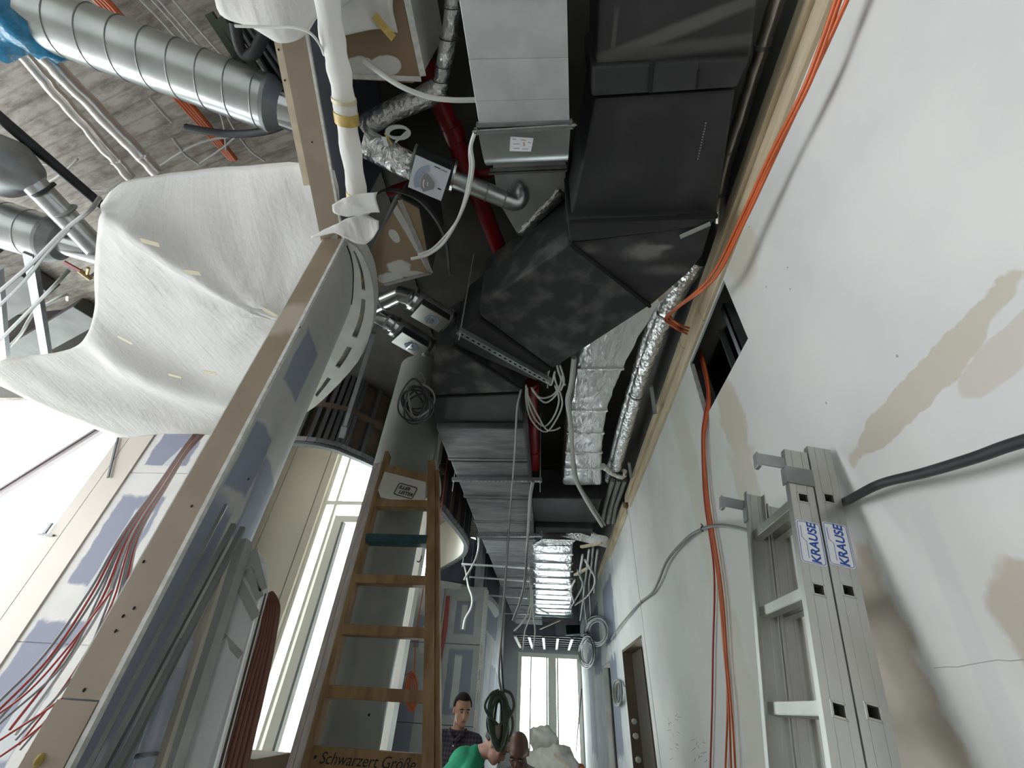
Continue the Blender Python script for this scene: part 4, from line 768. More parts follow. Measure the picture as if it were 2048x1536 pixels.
obj('valve_pipe', G().tube([P(178,555,h=2.75), P(178,555,h=2.75)+Vector((-0.05,0.05,0.29))], 0.012, 10), galvd_m, va, True); obj('lever', G().bar(P(128,524,h=2.73), P(160,542,h=2.73), 0.04, 0.012), red_m, va); obj('valve_body', G().tube([P(158,540,h=2.75), P(182,558,h=2.75)], 0.022, 12).tube([P(174,548,h=2.75), P(177,536,h=2.75)], 0.012, 10), brass_m, va, True)

# ================================================================== PIPES AND DAMPERS OVERHEAD
def pipe(name, label, pts, r, m_, cat='pipe', n=20, sm=6, group=None):
    return obj(name, G().tube(cr_(pts, sm), r, n), m_, None, True, label=label, cat=cat, group=group, sharp=60)
rp = thing('sprinkler_pipe', 'dark red sprinkler pipe crossing diagonally behind the galvanised duct', 'pipe', P(880,200,h=2.7))
obj('pipe_run', G().tube([P(845,120,h=2.72), P(1012,530,h=2.72)], 0.058, 24), red_m, rp, True); obj('pipe_coupling', G().tube([P(902,252,h=2.72), P(912,278,h=2.72)], 0.068, 24), red_m, rp, True)
obj('pipe_branch', G().tube([P(940,352,h=2.78), P(985,345,h=2.78)], 0.03, 14), red_m, rp, True)
pipe('sprinkler_pipe', 'short red pipe stub glimpsed below the foil damper', [P(776,385,h=2.6), P(812,372,h=2.6), P(830,368,h=2.6)], 0.03, red_m)
r2 = thing('sprinkler_pipe', 'red sprinkler pipe running between the black and foil ducts', 'pipe', P(1065,770,h=2.5))
obj('pipe_run', G().tube([P(1062,765,h=2.45), P(1070,935,h=2.45)], 0.058, 24), red_m, r2, True)
for a, b in (((1064,772),(1064,784)),((1068,840),(1068,846)),((1069,900),(1069,904))): obj('pipe_coupling', G().tube([P(*a,h=2.45), P(*b,h=2.45)], 0.068, 24), red_m, r2, True)
# bent foil pipe
fp = thing('foil_pipe', 'bent thin foil-wrapped pipe left of the galvanised duct', 'pipe', P(880,175,h=2.5))
pts = cr_([P(912,-40,h=2.45), P(900,60,h=2.45), P(886,140,h=2.45), P(880,170,h=2.45), P(862,188,h=2.45), P(800,215,h=2.45), P(728,252,h=2.45)], 6)
obj('pipe_wrap', G().tube(pts, [0.036+0.004*random.random()+(0.016 if 18 < i < 27 else 0) + (0.014 if i > 26 else 0) for i in range(len(pts))], 18), foil_m, fp, True, sharp=80)
for k_ in (3,7,11,15): tv = (pts[k_+1]-pts[k_-1]).normalized()+Vector((0.25,0.1,0.1)); tv.normalize(); u_ = tv.orthogonal().normalized(); w_ = tv.cross(u_); obj('binding_wire', G().tube([pts[k_] + (u_*math.cos(q_)+w_*math.sin(q_))*0.044 for q_ in [2*math.pi*j/20 for j in range(20)]], 0.0022, 5, closed=True), blackc_m, fp, True)
fb = thing('volume_damper', 'black damper box with pale scale plate between foil sleeve and tin pipe', 'damper', P(860,345,h=2.3))
d0, d1 = P(726,285,h=2.33), P(826,333,h=2.33); ax = (P(1010,398,h=2.33)-P(826,333,h=2.33)).normalized()
obj('foil_sleeve', G().tube([d0.lerp(d1,i/8) + Vector((random.uniform(-.005,.005),)*3) for i in range(9)], [0.075+random.uniform(-.004,.004) for _ in range(9)], 22), foil_m, fb, True, sharp=80)
side = ax.cross(Vector((0,0,1))).normalized()
bc = P(868,338,h=2.33)
obj('damper_body', G().tube([bc-ax*0.105, bc+ax*0.105], 0.082, 28), black_m, fb, True, sharp=50)
obj('body_rim', G().tube([bc+ax*0.105, bc+ax*0.118], 0.09, 28), chrome_m, fb, True, sharp=50); obj('body_rim', G().tube([bc-ax*0.118, bc-ax*0.105], 0.09, 28), galvd_m, fb, True, sharp=50)
pq = [P(a,b,h=2.2) for a,b in ((831,310),(902,341),(882,402),(816,374))]
pl = obj('scale_plate', G().poly(pq, (0,0,0.006)), plate_m, fb); obj('plate_stand', G().poly([p.lerp(sum(pq,Vector())/4,0.05)+Vector((0,0,0.006)) for p in pq], (0,0,0.06)), black_m, fb)
def onq(u, v, dz=-0.001): return pq[0]*(1-u)*(1-v) + pq[1]*u*(1-v) + pq[2]*u*v + pq[3]*(1-u)*v + Vector((0,0,dz))
g = G(); arc = [onq(0.60-0.5*math.cos(t), 0.62-0.55*math.sin(t)) for t in [math.radians(-35+i*8) for i in range(14)]]; arc2 = [onq(0.60-0.34*math.cos(t), 0.62-0.38*math.sin(t)) for t in [math.radians(-35+i*8) for i in range(14)]]
obj('scale_arc', G().poly(arc + arc2[::-1], (0,0,-0.0008)), bluegrey_m, pl)
pv = [onq(0.60-0.30*math.cos(t), 0.62-0.36*math.sin(t), -0.004) for t in [math.radians(-60+i*12) for i in range(10)]] + [onq(0.68,0.55,-0.004), onq(0.70,0.70,-0.004)]
obj('pointer', G().poly(pv, (0,0,-0.003)), galvd_m, pl)
for t in (0.1,0.22): obj('pointer_slot', G().tube([onq(0.60-t*math.cos(q_), 0.62-t*1.15*math.sin(q_), -0.0075) for q_ in [math.radians(-45+i*12) for i in range(6)]], 0.003, 6), sticker_m, pl)
obj('plate_mark', G().bar(onq(0.80,0.66), onq(0.90,0.66), 0.006, 0.002).bar(onq(0.55,0.08), onq(0.72,0.08), 0.004, 0.002).bar(onq(0.74,0.09), onq(0.92,0.09), 0.002, 0.002), ink_m, pl)
tp_ = cr_([P(905,358,h=2.33), P(960,378,h=2.33), P(1010,398,h=2.33), P(1032,404,h=2.34), P(1042,395,h=2.36), P(1040,378,h=2.4), P(1036,370,h=2.5)], 5)
obj('tin_pipe', G().tube(tp_, 0.05, 28), spiral_m, fb, True, sharp=70)
obj('pipe_ring', G().tube([P(972,383,h=2.33), P(975,384,h=2.33)], 0.053, 24), galvd_m, fb, True); obj('pipe_ring', G().tube([P(1008,397,h=2.33), P(1011,398,h=2.33)], 0.053, 24), galvd_m, fb, True)
obj('tag_card', G().obox(P(770,283,h=2.24), ((1,0.1,0),(0,1,0),(0,0,1)), (0.012,0.022,0.001)), sticker_m, fb); obj('tag_tape', G().obox(P(777,278,h=2.239), ((0.3,1,0),(1,-0.3,0),(0,0,1)), (0.03,0.006,0.001)), tape_m, fb)
cable('cable_coil', 'small grey cable coil hanging beside the foil sleeve', [P(790,285,h=2.2)] + [P(793+22*math.cos(t)+0.4*t, 262+12*math.sin(t)+0.3*t, h=2.22) for t in [i*0.55 for i in range(34)]], 0.005, lgreyc_m, 'cable coil')
# two shiny dampers
def vav(label, cen, pipe_pts, hh):
    t = thing('volume_damper', label, 'damper', P(*cen,h=hh), 'shiny dampers over the column')
    c = P(*cen,h=hh); ax = (P(cen[0]+60,cen[1]+36,h=hh)-c).normalized(); sd = ax.cross(Vector((0,0,1))).normalized()
    obj('damper_body', G().tube([c-ax*0.16, c+ax*0.16], 0.082, 28), galvd_m, t, True, sharp=50)
    for e in (-0.16,0.16): obj('body_rim', G().tube([c+ax*(e-0.012), c+ax*(e+0.012)], 0.092, 28), chrome_m, t, True, sharp=50)
    k = c - Vector((0,0,0.105)) + sd*0.03
    obj('plate_stand', G().obox(k+Vector((0,0,0.022)), (ax,sd,(0,0,1)), (0.115,0.075,0.03)), black_m, t)
    p_ = obj('scale_plate', G().obox(k-Vector((0,0,0.012)), (ax,sd,(0,0,1)), (0.12,0.078,0.003)), alu_m, t)
    obj('pointer', G().poly([k + ax*a + sd*b - Vector((0,0,0.016)) for a,b in ((-0.04,-0.02),(0.0,-0.05),(0.06,-0.03),(0.07,0.02),(0.03,0.05),(-0.02,0.03))], (0,0,-0.004)), bluegrey_m, p_)
    obj('wing_nut', G().tube([k+ax*0.01-Vector((0,0,0.018)), k+ax*0.01-Vector((0,0,0.035))], 0.016, 12).obox(k+ax*-0.005-Vector((0,0,0.03)), (ax,sd,(0,0,1)), (0.006,0.04,0.006)), chrome_m, p_)
    gp = G()
    for a, b in zip(pipe_pts[:-1], pipe_pts[1:]): gp.tube([a,b], 0.066, 28)
    for a in pipe_pts[1:-1]: gp.ell(a, (0.066,)*3, None, 28, 18)
    obj('tin_pipe', gp, chrome_m, t, True, sharp=50)
    for a in (pipe_pts[1], pipe_pts[-2]):
        i_ = 1 if a is pipe_pts[1] else len(pipe_pts)-2; d_ = (pipe_pts[i_+1]-pipe_pts[i_-1]).normalized(); obj('pipe_ring', G().tube([a-d_*0.008, a+d_*0.008], 0.072, 26), galvd_m, t, True)
    return t
vav('upper of two shiny dampers with a pointer plate over the column', (862,620), [P(730,620,h=2.40), P(768,603,h=2.40), P(802,589,h=2.39), P(824,597,h=2.36), P(846,610,h=2.33)], 2.32)
vav('lower of two shiny dampers with a pointer plate over the column', (822,672), [P(722,628,h=2.44), P(754,632,h=2.40), P(778,644,h=2.35), P(808,664,h=2.31)], 2.30)
# pipes along the right wall
def foilpipe(label, pts, r, rings=(), elbow=None):
    t = thing('foil_pipe', label, 'pipe', pts[0], 'foil pipes along the right wall'); d = cr_(pts, 8)
    obj('pipe_wrap', G().tube([p + Vector((random.uniform(-.003,.003),)*3) for p in d], [r+random.uniform(-.004,.004) for _ in d], 18), foil_m, t, True, sharp=80)
    for i in rings: obj('pipe_band', G().tube([d[i]-(d[i+1]-d[i]).normalized()*0.008, d[i]+(d[i+1]-d[i]).normalized()*0.008], r+0.006, 18), galvd_m, t, True)
    return t
FOILKEEP = foil_m; foil_m = foil('smooth_pipe_foil', (0.78,0.74,0.66), 0.35, 12, 0.12)
foilpipe('thin foil pipe beside the batten at top right', [P(1580,-80,h=2.3), P(1555,0,h=2.3), P(1495,190,h=2.3), P(1452,330,h=2.3), P(1440,400,h=2.3), P(1438,440,h=2.3)], 0.030, (12,22,30))
foil_m = FOILKEEP
foilpipe('outer foil pipe nearest the batten below the black elbow', [P(1395,520,h=2.25), P(1345,600,h=2.25), P(1295,720,h=2.25), P(1255,850,h=2.25), P(1232,935,h=2.25)], 0.062, (10,20))
foilpipe('inner foil pipe beside the foil duct below the black elbow', [P(1345,560,h=2.3), P(1308,640,h=2.3), P(1270,760,h=2.3), P(1240,860,h=2.3), P(1215,960,h=2.3)], 0.045, (14,))
foilpipe('short foil pipe stub crossing the wall pipes', [P(1206,932,h=2.2), P(1228,948,h=2.2), P(1246,952,h=2.2), P(1250,940,h=2.25)], 0.035)
obj('wall_bracket', G().bar(P(1302,772,h=2.12), P(1310,826,h=2.05), 0.03, 0.025), galvd_m, None, label='small grey bracket projecting below the foil pipes', cat='bracket')
obj('wall_bracket', G().bar(P(1258,925,h=2.15), P(1262,955,h=2.1), 0.03, 0.02), galvd_m, None, label='small grey bracket on the batten near the foil stub', cat='bracket')
for i_, (x0,x1) in enumerate(((1212,1210),(1224,1222),(1236,1232))):
    pipe('conduit', ('left','middle','right')[i_]+' one of three grey conduits at the far end of the batten', [P(x0+14,960,h=2.2), P(x0+6,985,h=2.2), P(x1,1012,h=2.2), P(x1-6,1045,h=2.15)], 0.028, greyc_m, 'conduit', group='conduits at the batten end')

# ================================================================== HANGERS
def hanger(label, a, b, perf, rodh=0.9, w=0.04, below=0.12):
    a = Vector(a); b = Vector(b); t = thing('duct_hanger', label, 'hanger', (a+b)/2, 'perforated hangers under the black duct')
    d = (b-a).normalized(); s_ = Vector((-d.y,d.x,0)).normalized(); L_ = (b-a).length
    if perf:
        k = int(L_/0.045); rows = []; fs = []; vs = []
        for i in range(2*k+1):
            for e in (-0.5,-0.18,0.18,0.5): vs.append(a + d*(L_*i/(2*k)) + s_*w*e)
        for i in range(2*k):
            for j in range(3):
                if j == 1 and i % 2 == 1: continue
                fs.append((i*4+j,i*4+j+1,(i+1)*4+j+1,(i+1)*4+j))
        obj('channel_web', G().add(vs,fs), stud_m, t, solid=0.003)
        for e in (-0.5,0.5): obj('channel_flange', G().obox((a+b)/2 + s_*w*e + Vector((0,0,0.018)), (d,s_,(0,0,1)), (L_/2,0.0015,0.02)), stud_m, t)
        obj('channel_inside', G().obox((a+b)/2 + Vector((0,0,0.012)), (d,s_,(0,0,1)), (L_/2,w*0.48,0.001)), gap_m, t)
    else: obj('channel', G().obox((a+b)/2, (d,s_,(0,0,1)), (L_/2,w/2,0.012)), galv_m, t)
    for p in (a+d*0.02, b-d*0.02): obj('threaded_rod', G().tube([p-Vector((0,0,below)), p+Vector((0,0,rodh))], 0.005, 7), galv_m, t, True); obj('nut', G().tube([p-Vector((0,0,0.012)), p-Vector((0,0,0.003))], 0.011, 6), galv_m, t)
    return t
hanger('slotted hanger channel diagonal under the near black duct bend', P(915,664,h=1.96), P(1099,766,h=1.96), True, below=0.06)
hanger('slotted hanger channel nearest of those across the straight black duct', P(904,962,h=1.95), P(1084,963,h=1.95), True)
hanger('slotted hanger channel second of those across the straight black duct', P(954,1074,h=1.95), P(1086,1073,h=1.95), True)
hanger('plain hanger bar third of those across the straight black duct', P(923,1128,h=1.93), P(1060,1136,h=1.93), False, below=0.05)
hanger('plain hanger bar fourth of those across the straight black duct', P(938,1154,h=1.93), P(1058,1162,h=1.93), False, below=0.05)
hanger('plain hanger bar fifth of those across the straight black duct', P(968,1190,h=1.93), P(1056,1196,h=1.93), False, below=0.05)
hanger('plain hanger bar farthest of those across the straight black duct', P(985,1226,h=1.93), P(1064,1228,h=1.93), False, below=0.05)

# ================================================================== FLEECE
def sheetmesh(name, rows, m_, label, cat='fleece sheet', sub=5, amp=0.012, freq=3.0, parent=None, thick=0.004, ridge=None):
    rr = [cr_(r, sub) for r in rows]; cols = list(zip(*rr)); cols = [cr_(list(c), sub) for c in cols]; rr = list(zip(*cols))
    out = []
    for i, r in enumerate(rr):
        q = []
        for j, p in enumerate(r):
            n1 = noise.noise(Vector((p.x*freq, p.y*freq, 1.7))); n2 = noise.noise(Vector((p.x*freq*3, p.y*freq*1.2, 5.2)))
            q.append(p + Vector((0,0,amp*n1 + amp*0.5*n2 + (ridge(p) if ridge else 0))))
        out.append(q)
    return obj(name, G().grid(out), m_, parent, True, label=label if parent is None else None, cat=cat if parent is None else None, solid=thick, sharp=180)
FR = [[(668,342,2.07),(575,326,2.20),(450,335,2.36),(340,347,2.46),(255,362,2.50),(218,386,2.42)],
      [(676,400,2.07),(575,400,2.15),(455,385,2.26),(345,385,2.34),(262,388,2.36),(208,400,2.34)],
      [(670,520,2.06),(565,520,2.07),(450,475,2.13),(345,445,2.18),(265,425,2.20),(200,412,2.26)],
      [(648,628,2.05),(552,616,1.975),(446,570,2.01),(344,514,2.04),(266,462,2.08),(204,424,2.18)],
      [(645,640,2.05),(546,634,1.965),(440,588,2.0),(338,532,2.03),(260,478,2.07),(200,434,2.16)],
      [(640,652,2.05),(540,646,1.985),(432,602,2.02),(330,548,2.05),(252,496,2.09),(196,456,2.16)],
      [(600,735,2.06),(510,715,2.05),(410,680,2.08),(315,635,2.10),(240,590,2.12),(188,550,2.15)],
      [(560,800,2.05),(470,775,2.06),(375,740,2.09),(290,700,2.11),(225,655,2.12),(188,620,2.14)],
      [(528,838,2.00),(440,812,1.985),(345,780,1.985),(262,745,2.0),(205,702,2.04),(172,672,2.08)],
      [(515,852,2.04),(425,828,2.04),(330,798,2.04),(240,765,2.05),(180,722,2.07),(140,698,2.08)],
      [(470,866,2.0),(390,842,2.01),(300,818,2.02),(200,782,2.03),(110,740,2.04),(60,712,2.05)],
      [(430,869,1.97),(350,858,1.95),(270,846,1.94),(165,812,1.95),(70,768,1.97),(0,722,2.0)],
      [(400,866,1.96),(330,868,1.92),(240,874,1.90),(130,832,1.91),(40,792,1.92),(-50,752,1.96)]]
def fridge(p):
    c = P(546,634,h=2.0); d = p-c; r_ = math.hypot(d.x,d.y); a = math.atan2(d.y,d.x)
    z = 0.022*math.exp(-r_*1.6)*math.sin(a*11)
    q = P(625,410,h=2.1); r2_ = math.hypot(p.x-q.x,p.y-q.y); z += 0.05*math.exp(-(r2_/0.16)**2)
    return z
fl = sheetmesh('fleece_sheet', [[P(a,b,h=c) for a,b,c in r] for r in FR], fleece_m, 'large white fleece sheet stretched over the left bulkhead above the windows', sub=5, amp=0.018, freq=2.6, ridge=fridge)
for (a,b,an) in ((300,485,0.4),(385,545,0.2),(540,625,0.9),(250,680,1.1),(350,752,0.5),(420,745,0.3)):
    p = P(a,b,h=1.93); obj('tape_strip', G().obox(p, ((math.cos(an),math.sin(an),0),(-math.sin(an),math.cos(an),0),(0,0,1)), (0.045,0.016,0.001)), pm('pale_tape_%d' % a, (0.66,0.60,0.42), 0.6), fl)
# fleece over the header near the top edge
TR = [[(420,-60,2.06),(500,-60,2.05),(570,-60,2.04),(630,-60,2.05),(700,-60,2.08),(800,-60,2.2)],
      [(440,28,2.08),(500,22,2.04),(560,18,2.02),(628,10,2.04),(650,10,2.06),(680,15,2.12)],
      [(500,52,2.06),(530,60,2.03),(570,66,2.02),(606,62,2.03),(622,45,2.05),(640,30,2.07)],
      [(538,74,2.05),(550,82,2.04),(566,86,2.03),(590,82,2.03),(610,70,2.04),(618,60,2.05)]]
sheetmesh('fleece_sheet', [[P(a,b,h=c) for a,b,c in r] for r in TR], fleece_m, 'white fleece sheet draped over the header at the top edge', sub=5, amp=0.01, freq=6)
SR = [[(640,-60,2.0),(690,-60,2.1),(740,-60,2.24),(790,-60,2.27)],[(636,0,2.0),(675,0,2.12),(725,0,2.25),(785,10,2.27)],[(642,40,2.0),(680,40,2.14),(740,35,2.26),(790,40,2.27)],[(642,76,2.0),(690,70,2.16),(755,58,2.26),(796,66,2.27)]]
sf = sheetmesh('fleece_sheet', [[P(a,b,h=c) for a,b,c in r] for r in SR], fleece_m, 'white fleece piece taped across the brown soffit box', sub=5, amp=0.006, freq=8)
obj('tape_strip', G().obox(P(768,54,h=2.245), ((0.6,0.8,0),(-0.8,0.6,0),(0,0,1)), (0.05,0.016,0.001)), tape_m, sf)
# wrapped tube with tape bands
wt = thing('wrapped_tube', 'white fleece-wrapped square tube with yellow tape bands beside the header', 'wrapped tube', P(700,200,h=2.0))
path = [P(a,b,h=2.0) for a,b in ((648,-60),(662,60),(676,130),(688,200),(700,290),(712,370),(716,420))]
dp = cr_(path, 5); rings = []
for i, p in enumerate(dp):
    d = (dp[min(i+1,len(dp)-1)]-dp[max(i-1,0)]).normalized(); s_ = d.cross(Vector((0,0,1))).normalized(); w_ = 0.041+0.003*math.sin(i*1.3)+(0.012 if i > 27 else 0)
    rings.append([p + s_*(math.cos(t)*w_*1.15) + Vector((0,0,1))*(math.sin(t)*w_) for t in [2*math.pi*j/14+0.2*math.sin(i*0.7) for j in range(14)]])
obj('fleece_wrap', G().loft(rings), fleece_m, wt, True, sharp=180)
for (k_, ln, m_) in ((17,0.022,tape_m),(15,0.008,pm('pale_masking', (0.62,0.55,0.36), 0.5)),(27,0.02,pm('pale_masking2', (0.60,0.50,0.26), 0.5)),(29,0.012,tape_m)):
    p = dp[k_]; d = (dp[k_+1]-dp[k_-1]).normalized(); s_ = d.cross(Vector((0,0,1))).normalized()
    obj('tape_band', G().loft([[p + d*e + s_*(math.cos(t)*0.0525) + Vector((0,0,1))*(math.sin(t)*0.047) for t in [2*math.pi*j/18 for j in range(18)]] for e in (-ln,ln)]), m_, wt, True)
fu = [(622,474),(648,460),(672,448),(690,438),(705,433),(725,430),(745,436),(758,441)]; fo = [(622,476),(648,471),(670,467),(690,475),(704,483),(728,489),(745,477),(757,458)]
flap = [[(u[0]+(o_[0]-u[0])*t, u[1]+(o_[1]-u[1])*t) for u, o_ in zip(fu,fo)] for t in (0,0.5,1)]
sheetmesh('fleece_flap', [[P(a,b,h=1.97-0.012*i) for a,b in r] for i, r in enumerate(flap)], fleece_m, 'torn white fleece flap hanging at the head of the brown jamb', 'fleece flap', 4, 0.010, 14)
fl2 = [[(664,410),(690,395),(720,388),(755,384)],[(668,425),(690,418),(735,410),(752,398)],[(690,432),(705,432),(745,425),(760,424)]]
sheetmesh('fleece_flap', [[P(a,b,h=1.94) for a,b in r] for r in fl2], fleece_m, 'small translucent fleece scrap above the torn flap', 'fleece flap', 4, 0.01, 14)

# ================================================================== CABLES
def c_(label, pts, k, v, r, m_, name='cable', cat='cable', group=None): return cable(name, label, QL(pts, k, v), r, m_, cat, group)
# orange ones on the right wall
OR = [[(1690,-60,'x',.90),(1672,0,'x',.90),(1610,170,'x',.89),(1540,310,'x',.88),(1480,440,'x',.87),(1420,555,'x',.84),(1352,616,'x',.80),(1330,638,'x',.80),(1350,655,'x',.82),(1374,668,'x',.93)],
      [(1700,-60,'x',.91),(1680,0,'x',.91),(1620,165,'x',.90),(1546,312,'x',.89),(1484,444,'x',.88),(1426,560,'x',.85),(1360,612,'x',.81),(1336,636,'x',.81),(1352,652,'x',.83),(1376,662,'x',.93)],
      [(1712,-40,'x',.92),(1690,10,'x',.92),(1640,120,'x',.91),(1556,300,'x',.90),(1488,446,'x',.88),(1430,556,'x',.85),(1364,606,'x',.81),(1340,630,'x',.81),(1356,648,'x',.83),(1378,656,'x',.93)]]
for i, q in enumerate(OR): c_(('left','middle','right')[i]+' orange cable of the bundle along the wooden batten', q, None, None, 0.0075, orange_m, group='orange cables at the wall')
DN = [[(1392,690,'x',1.1),(1402,722,'x',1.08),(1415,785,'x',1.03),(1408,835,'x',.99),(1404,880,'x',.985),(1409,1000,'x',.985),(1428,1140,'x',.985),(1426,1300,'x',.985),(1424,1420,'x',.985),(1420,1560,'x',.985)],
      [(1396,692,'x',1.1),(1408,730,'x',1.08),(1418,788,'x',1.03),(1411,838,'x',.99),(1407,880,'x',.985),(1412,1000,'x',.985),(1436,1160,'x',.985),(1448,1300,'x',.985),(1455,1400,'x',.985),(1450,1560,'x',.985)],
      [(1399,694,'x',1.1),(1412,735,'x',1.08),(1420,790,'x',1.03),(1413,840,'x',.99),(1408,885,'x',.98),(1415,1000,'x',.98),(1440,1170,'x',.98),(1450,1310,'x',.98),(1458,1420,'x',.98),(1463,1560,'x',.98)],
      [(1394,694,'x',1.12),(1404,730,'x',1.1),(1421,795,'x',1.03),(1414,842,'x',.99),(1409,890,'x',.975),(1417,1000,'x',.975),(1444,1180,'x',.975),(1454,1320,'x',.975),(1464,1430,'x',.975),(1472,1560,'x',.975)]]
for i, q in enumerate(DN): c_(('leftmost','second','third','rightmost')[i]+' orange cable hanging from the square wall hole', q, None, None, 0.0058, (redc_m if i == 0 else orange_m), group='orange cables at the wall')
bk = c_('thick black cable running behind the aluminium ladder to the right edge', [(1650,1010,'x',.985),(1690,1003,'x',.96),(1760,968,'x',.93),(1850,945,'x',.92),(1950,915,'x',.92),(2060,878,'x',.92),(2500,760,'x',.93),(3600,480,'x',.97)], None, None, 0.0125, blackc_m)
gw = thing('cable', 'grey cable strung along the right wall from the ladder to the far coils', 'cable', P(1405,1057,x=.97))
gpts = [(1560,1090,'x',.95),(1500,1062,'x',.95),(1440,1051,'x',.97),(1402,1059,'x',.975),(1370,1080,'x',.97),(1335,1120,'x',.965),(1318,1160,'x',.965),(1305,1185,'x',.97),(1283,1203,'x',.98),(1262,1225,'x',.97),(1235,1258,'x',.96),(1222,1280,'x',.96)]
obj('cable_run', G().tube(cr_(QL(gpts),6), 0.010, 8), greyc_m, gw, True); obj('cable_tie', G().ell(P(1404,1058,x=.972), (0.008,0.02,0.018)).bar(P(1402,1048,x=.97), P(1406,1052,x=.97), 0.006, 0.006), blackc_m, gw)
obj('cable_tie', G().ell(P(1283,1203,x=.975), (0.008,0.02,0.016)), blackc_m, gw)
# hoses
c_('white hose looping from the wrapped tube to the galvanised duct', [(728,122,'h',2.2),(760,146,'h',2.15),(800,172,'h',2.12),(850,192,'h',2.12),(900,200,'h',2.12),(960,200,'h',2.15)], None, None, 0.011, whitec_m, 'hose', 'hose')
c_('front one of two white hoses dangling left of the galvanised duct', [(952,258,'h',2.0),(942,292,'h',2.02),(946,330,'h',2.05),(938,380,'h',2.08),(920,430,'h',2.1),(890,482,'h',2.1),(858,508,'h',2.08),(822,518,'h',2.06)], None, None, 0.009, whitec_m, 'hose', 'hose', 'dangling white hoses')
c_('rear one of two white hoses dangling left of the galvanised duct', [(948,270,'h',2.05),(940,300,'h',2.05),(941,340,'h',2.08),(932,390,'h',2.11),(915,440,'h',2.13),(888,476,'h',2.13),(862,500,'h',2.11),(836,510,'h',2.09)], None, None, 0.009, whitec_m, 'hose', 'hose', 'dangling white hoses')
c_('thin white cable curving over the fleece at the header', [(470,52,'h',1.98),(540,54,'h',1.97),(590,55,'h',1.96),(620,66,'h',1.96),(640,90,'h',1.96),(648,110,'h',2.0)], None, None, 0.005, whitec_m)
c_('black hose stub reaching out below the spiral duct', [(372,255,'h',2.7),(410,262,'h',2.7),(460,268,'h',2.7),(520,264,'h',2.68),(560,252,'h',2.66),(582,236,'h',2.64)], None, None, 0.022, blackc_m, 'hose', 'hose')
for i, dx in enumerate((0,7,14,21)):
    c_(('first','second','third','fourth')[i]+' orange cable from the left on the concrete ceiling', [(172+dx,-20),(226+dx,38),(320+dx,160),(400+dx*0.8,250),(462+dx*0.5,320)], 'h', 2.97, 0.016, orange_m, group='orange ceiling cables')
CG = [((262,-20),(330,50),(400,130),(450,190)),((286,-20),(352,52),(420,132),(470,192)),((300,-20),(380,70),(440,140),(500,200)),((330,-20),(390,50),(452,120),(480,150)),((432,210),(445,240),(450,270),(452,300)),((446,215),(470,260),(500,300),(530,322)),((300,195),(330,230),(345,245)),((345,275),(370,308),(400,330)),((300,345),(370,300),(420,280),(475,272)),((395,330),(440,300),(470,275)),((120,345),(100,330),(60,330),(10,345)),((155,318),(120,350),(60,385)),((150,372),(210,380),(255,350))]
LB = ['long grey ceiling cable nearest the orange bundle','second long grey ceiling cable above the spiral duct','third long grey ceiling cable above the spiral duct','fourth long grey ceiling cable next to the green tray','thin grey wire dropping below the spiral duct middle','thin grey wire below the spiral duct end','short pale conduit stub upper on the concrete','short pale conduit stub lower on the concrete','thin rod crossing the lower orange cables','short thin rod beside the fleece top edge','grey cable arching over the flared duct mouth','thin straight rod near the black pipe','thin grey wire at the left fleece corner']
for q, lb in zip(CG, LB): c_(lb, [(*p,'h',2.93) for p in q], None, None, 0.010 if 'conduit' in lb else 0.007, lgreyc_m)
c_('grey cable sagging across the thick spiral duct left end', [(-10,590,'h',2.2),(60,530,'h',2.2),(130,460,'h',2.2),(180,420,'h',2.2),(200,395,'h',2.3)], None, None, 0.012, greyc_m)
c_('second grey cable sagging below the thick spiral duct', [(-10,620,'h',2.2),(50,560,'h',2.2),(90,510,'h',2.2),(140,455,'h',2.2)], None, None, 0.010, greyc_m)
c_('grey cable pair drooping past the ceiling rails', [(-10,690,'h',2.3),(70,610,'h',2.3),(110,570,'h',2.3),(138,540,'h',2.4)], None, None, 0.012, greyc_m)
c_('pale cable looping under the steel deck', [(0,712,'h',2.4),(40,670,'h',2.4),(58,640,'h',2.45),(75,620,'h',2.5),(130,590,'h',2.6),(135,600,'h',2.7)], None, None, 0.012, lgreyc_m)
# cable tray
ct = thing('cable_tray', 'dark cable tray with green cables beside the header top', 'cable tray', P(520,100,h=2.6))
obj('tray_bed', G().poly([P(a,b,h=2.72) for a,b in ((452,40),(560,82),(600,200),(560,175))], (0,0,0.02)), gap_m, ct)
for i, (x0,y0,x1,y1) in enumerate(((418,26,486,132),(440,34,520,150),(470,40,545,160),(490,44,575,172),(505,48,590,170))): obj('tray_rail' if i > 1 else 'tray_cable', G().bar(P(x0,y0,h=2.68), P(x1,y1,h=2.68), 0.016 if i > 1 else 0.045, 0.02), (darkstud_m if i > 1 else dgreen_m), ct)
obj('tray_hose', G().tube(cr_([P(470,48,h=2.6), P(478,90,h=2.58), P(490,110,h=2.58), P(508,106,h=2.58), P(520,85,h=2.6), P(528,70,h=2.62)],6), 0.028, 12), blackc_m, ct, True)
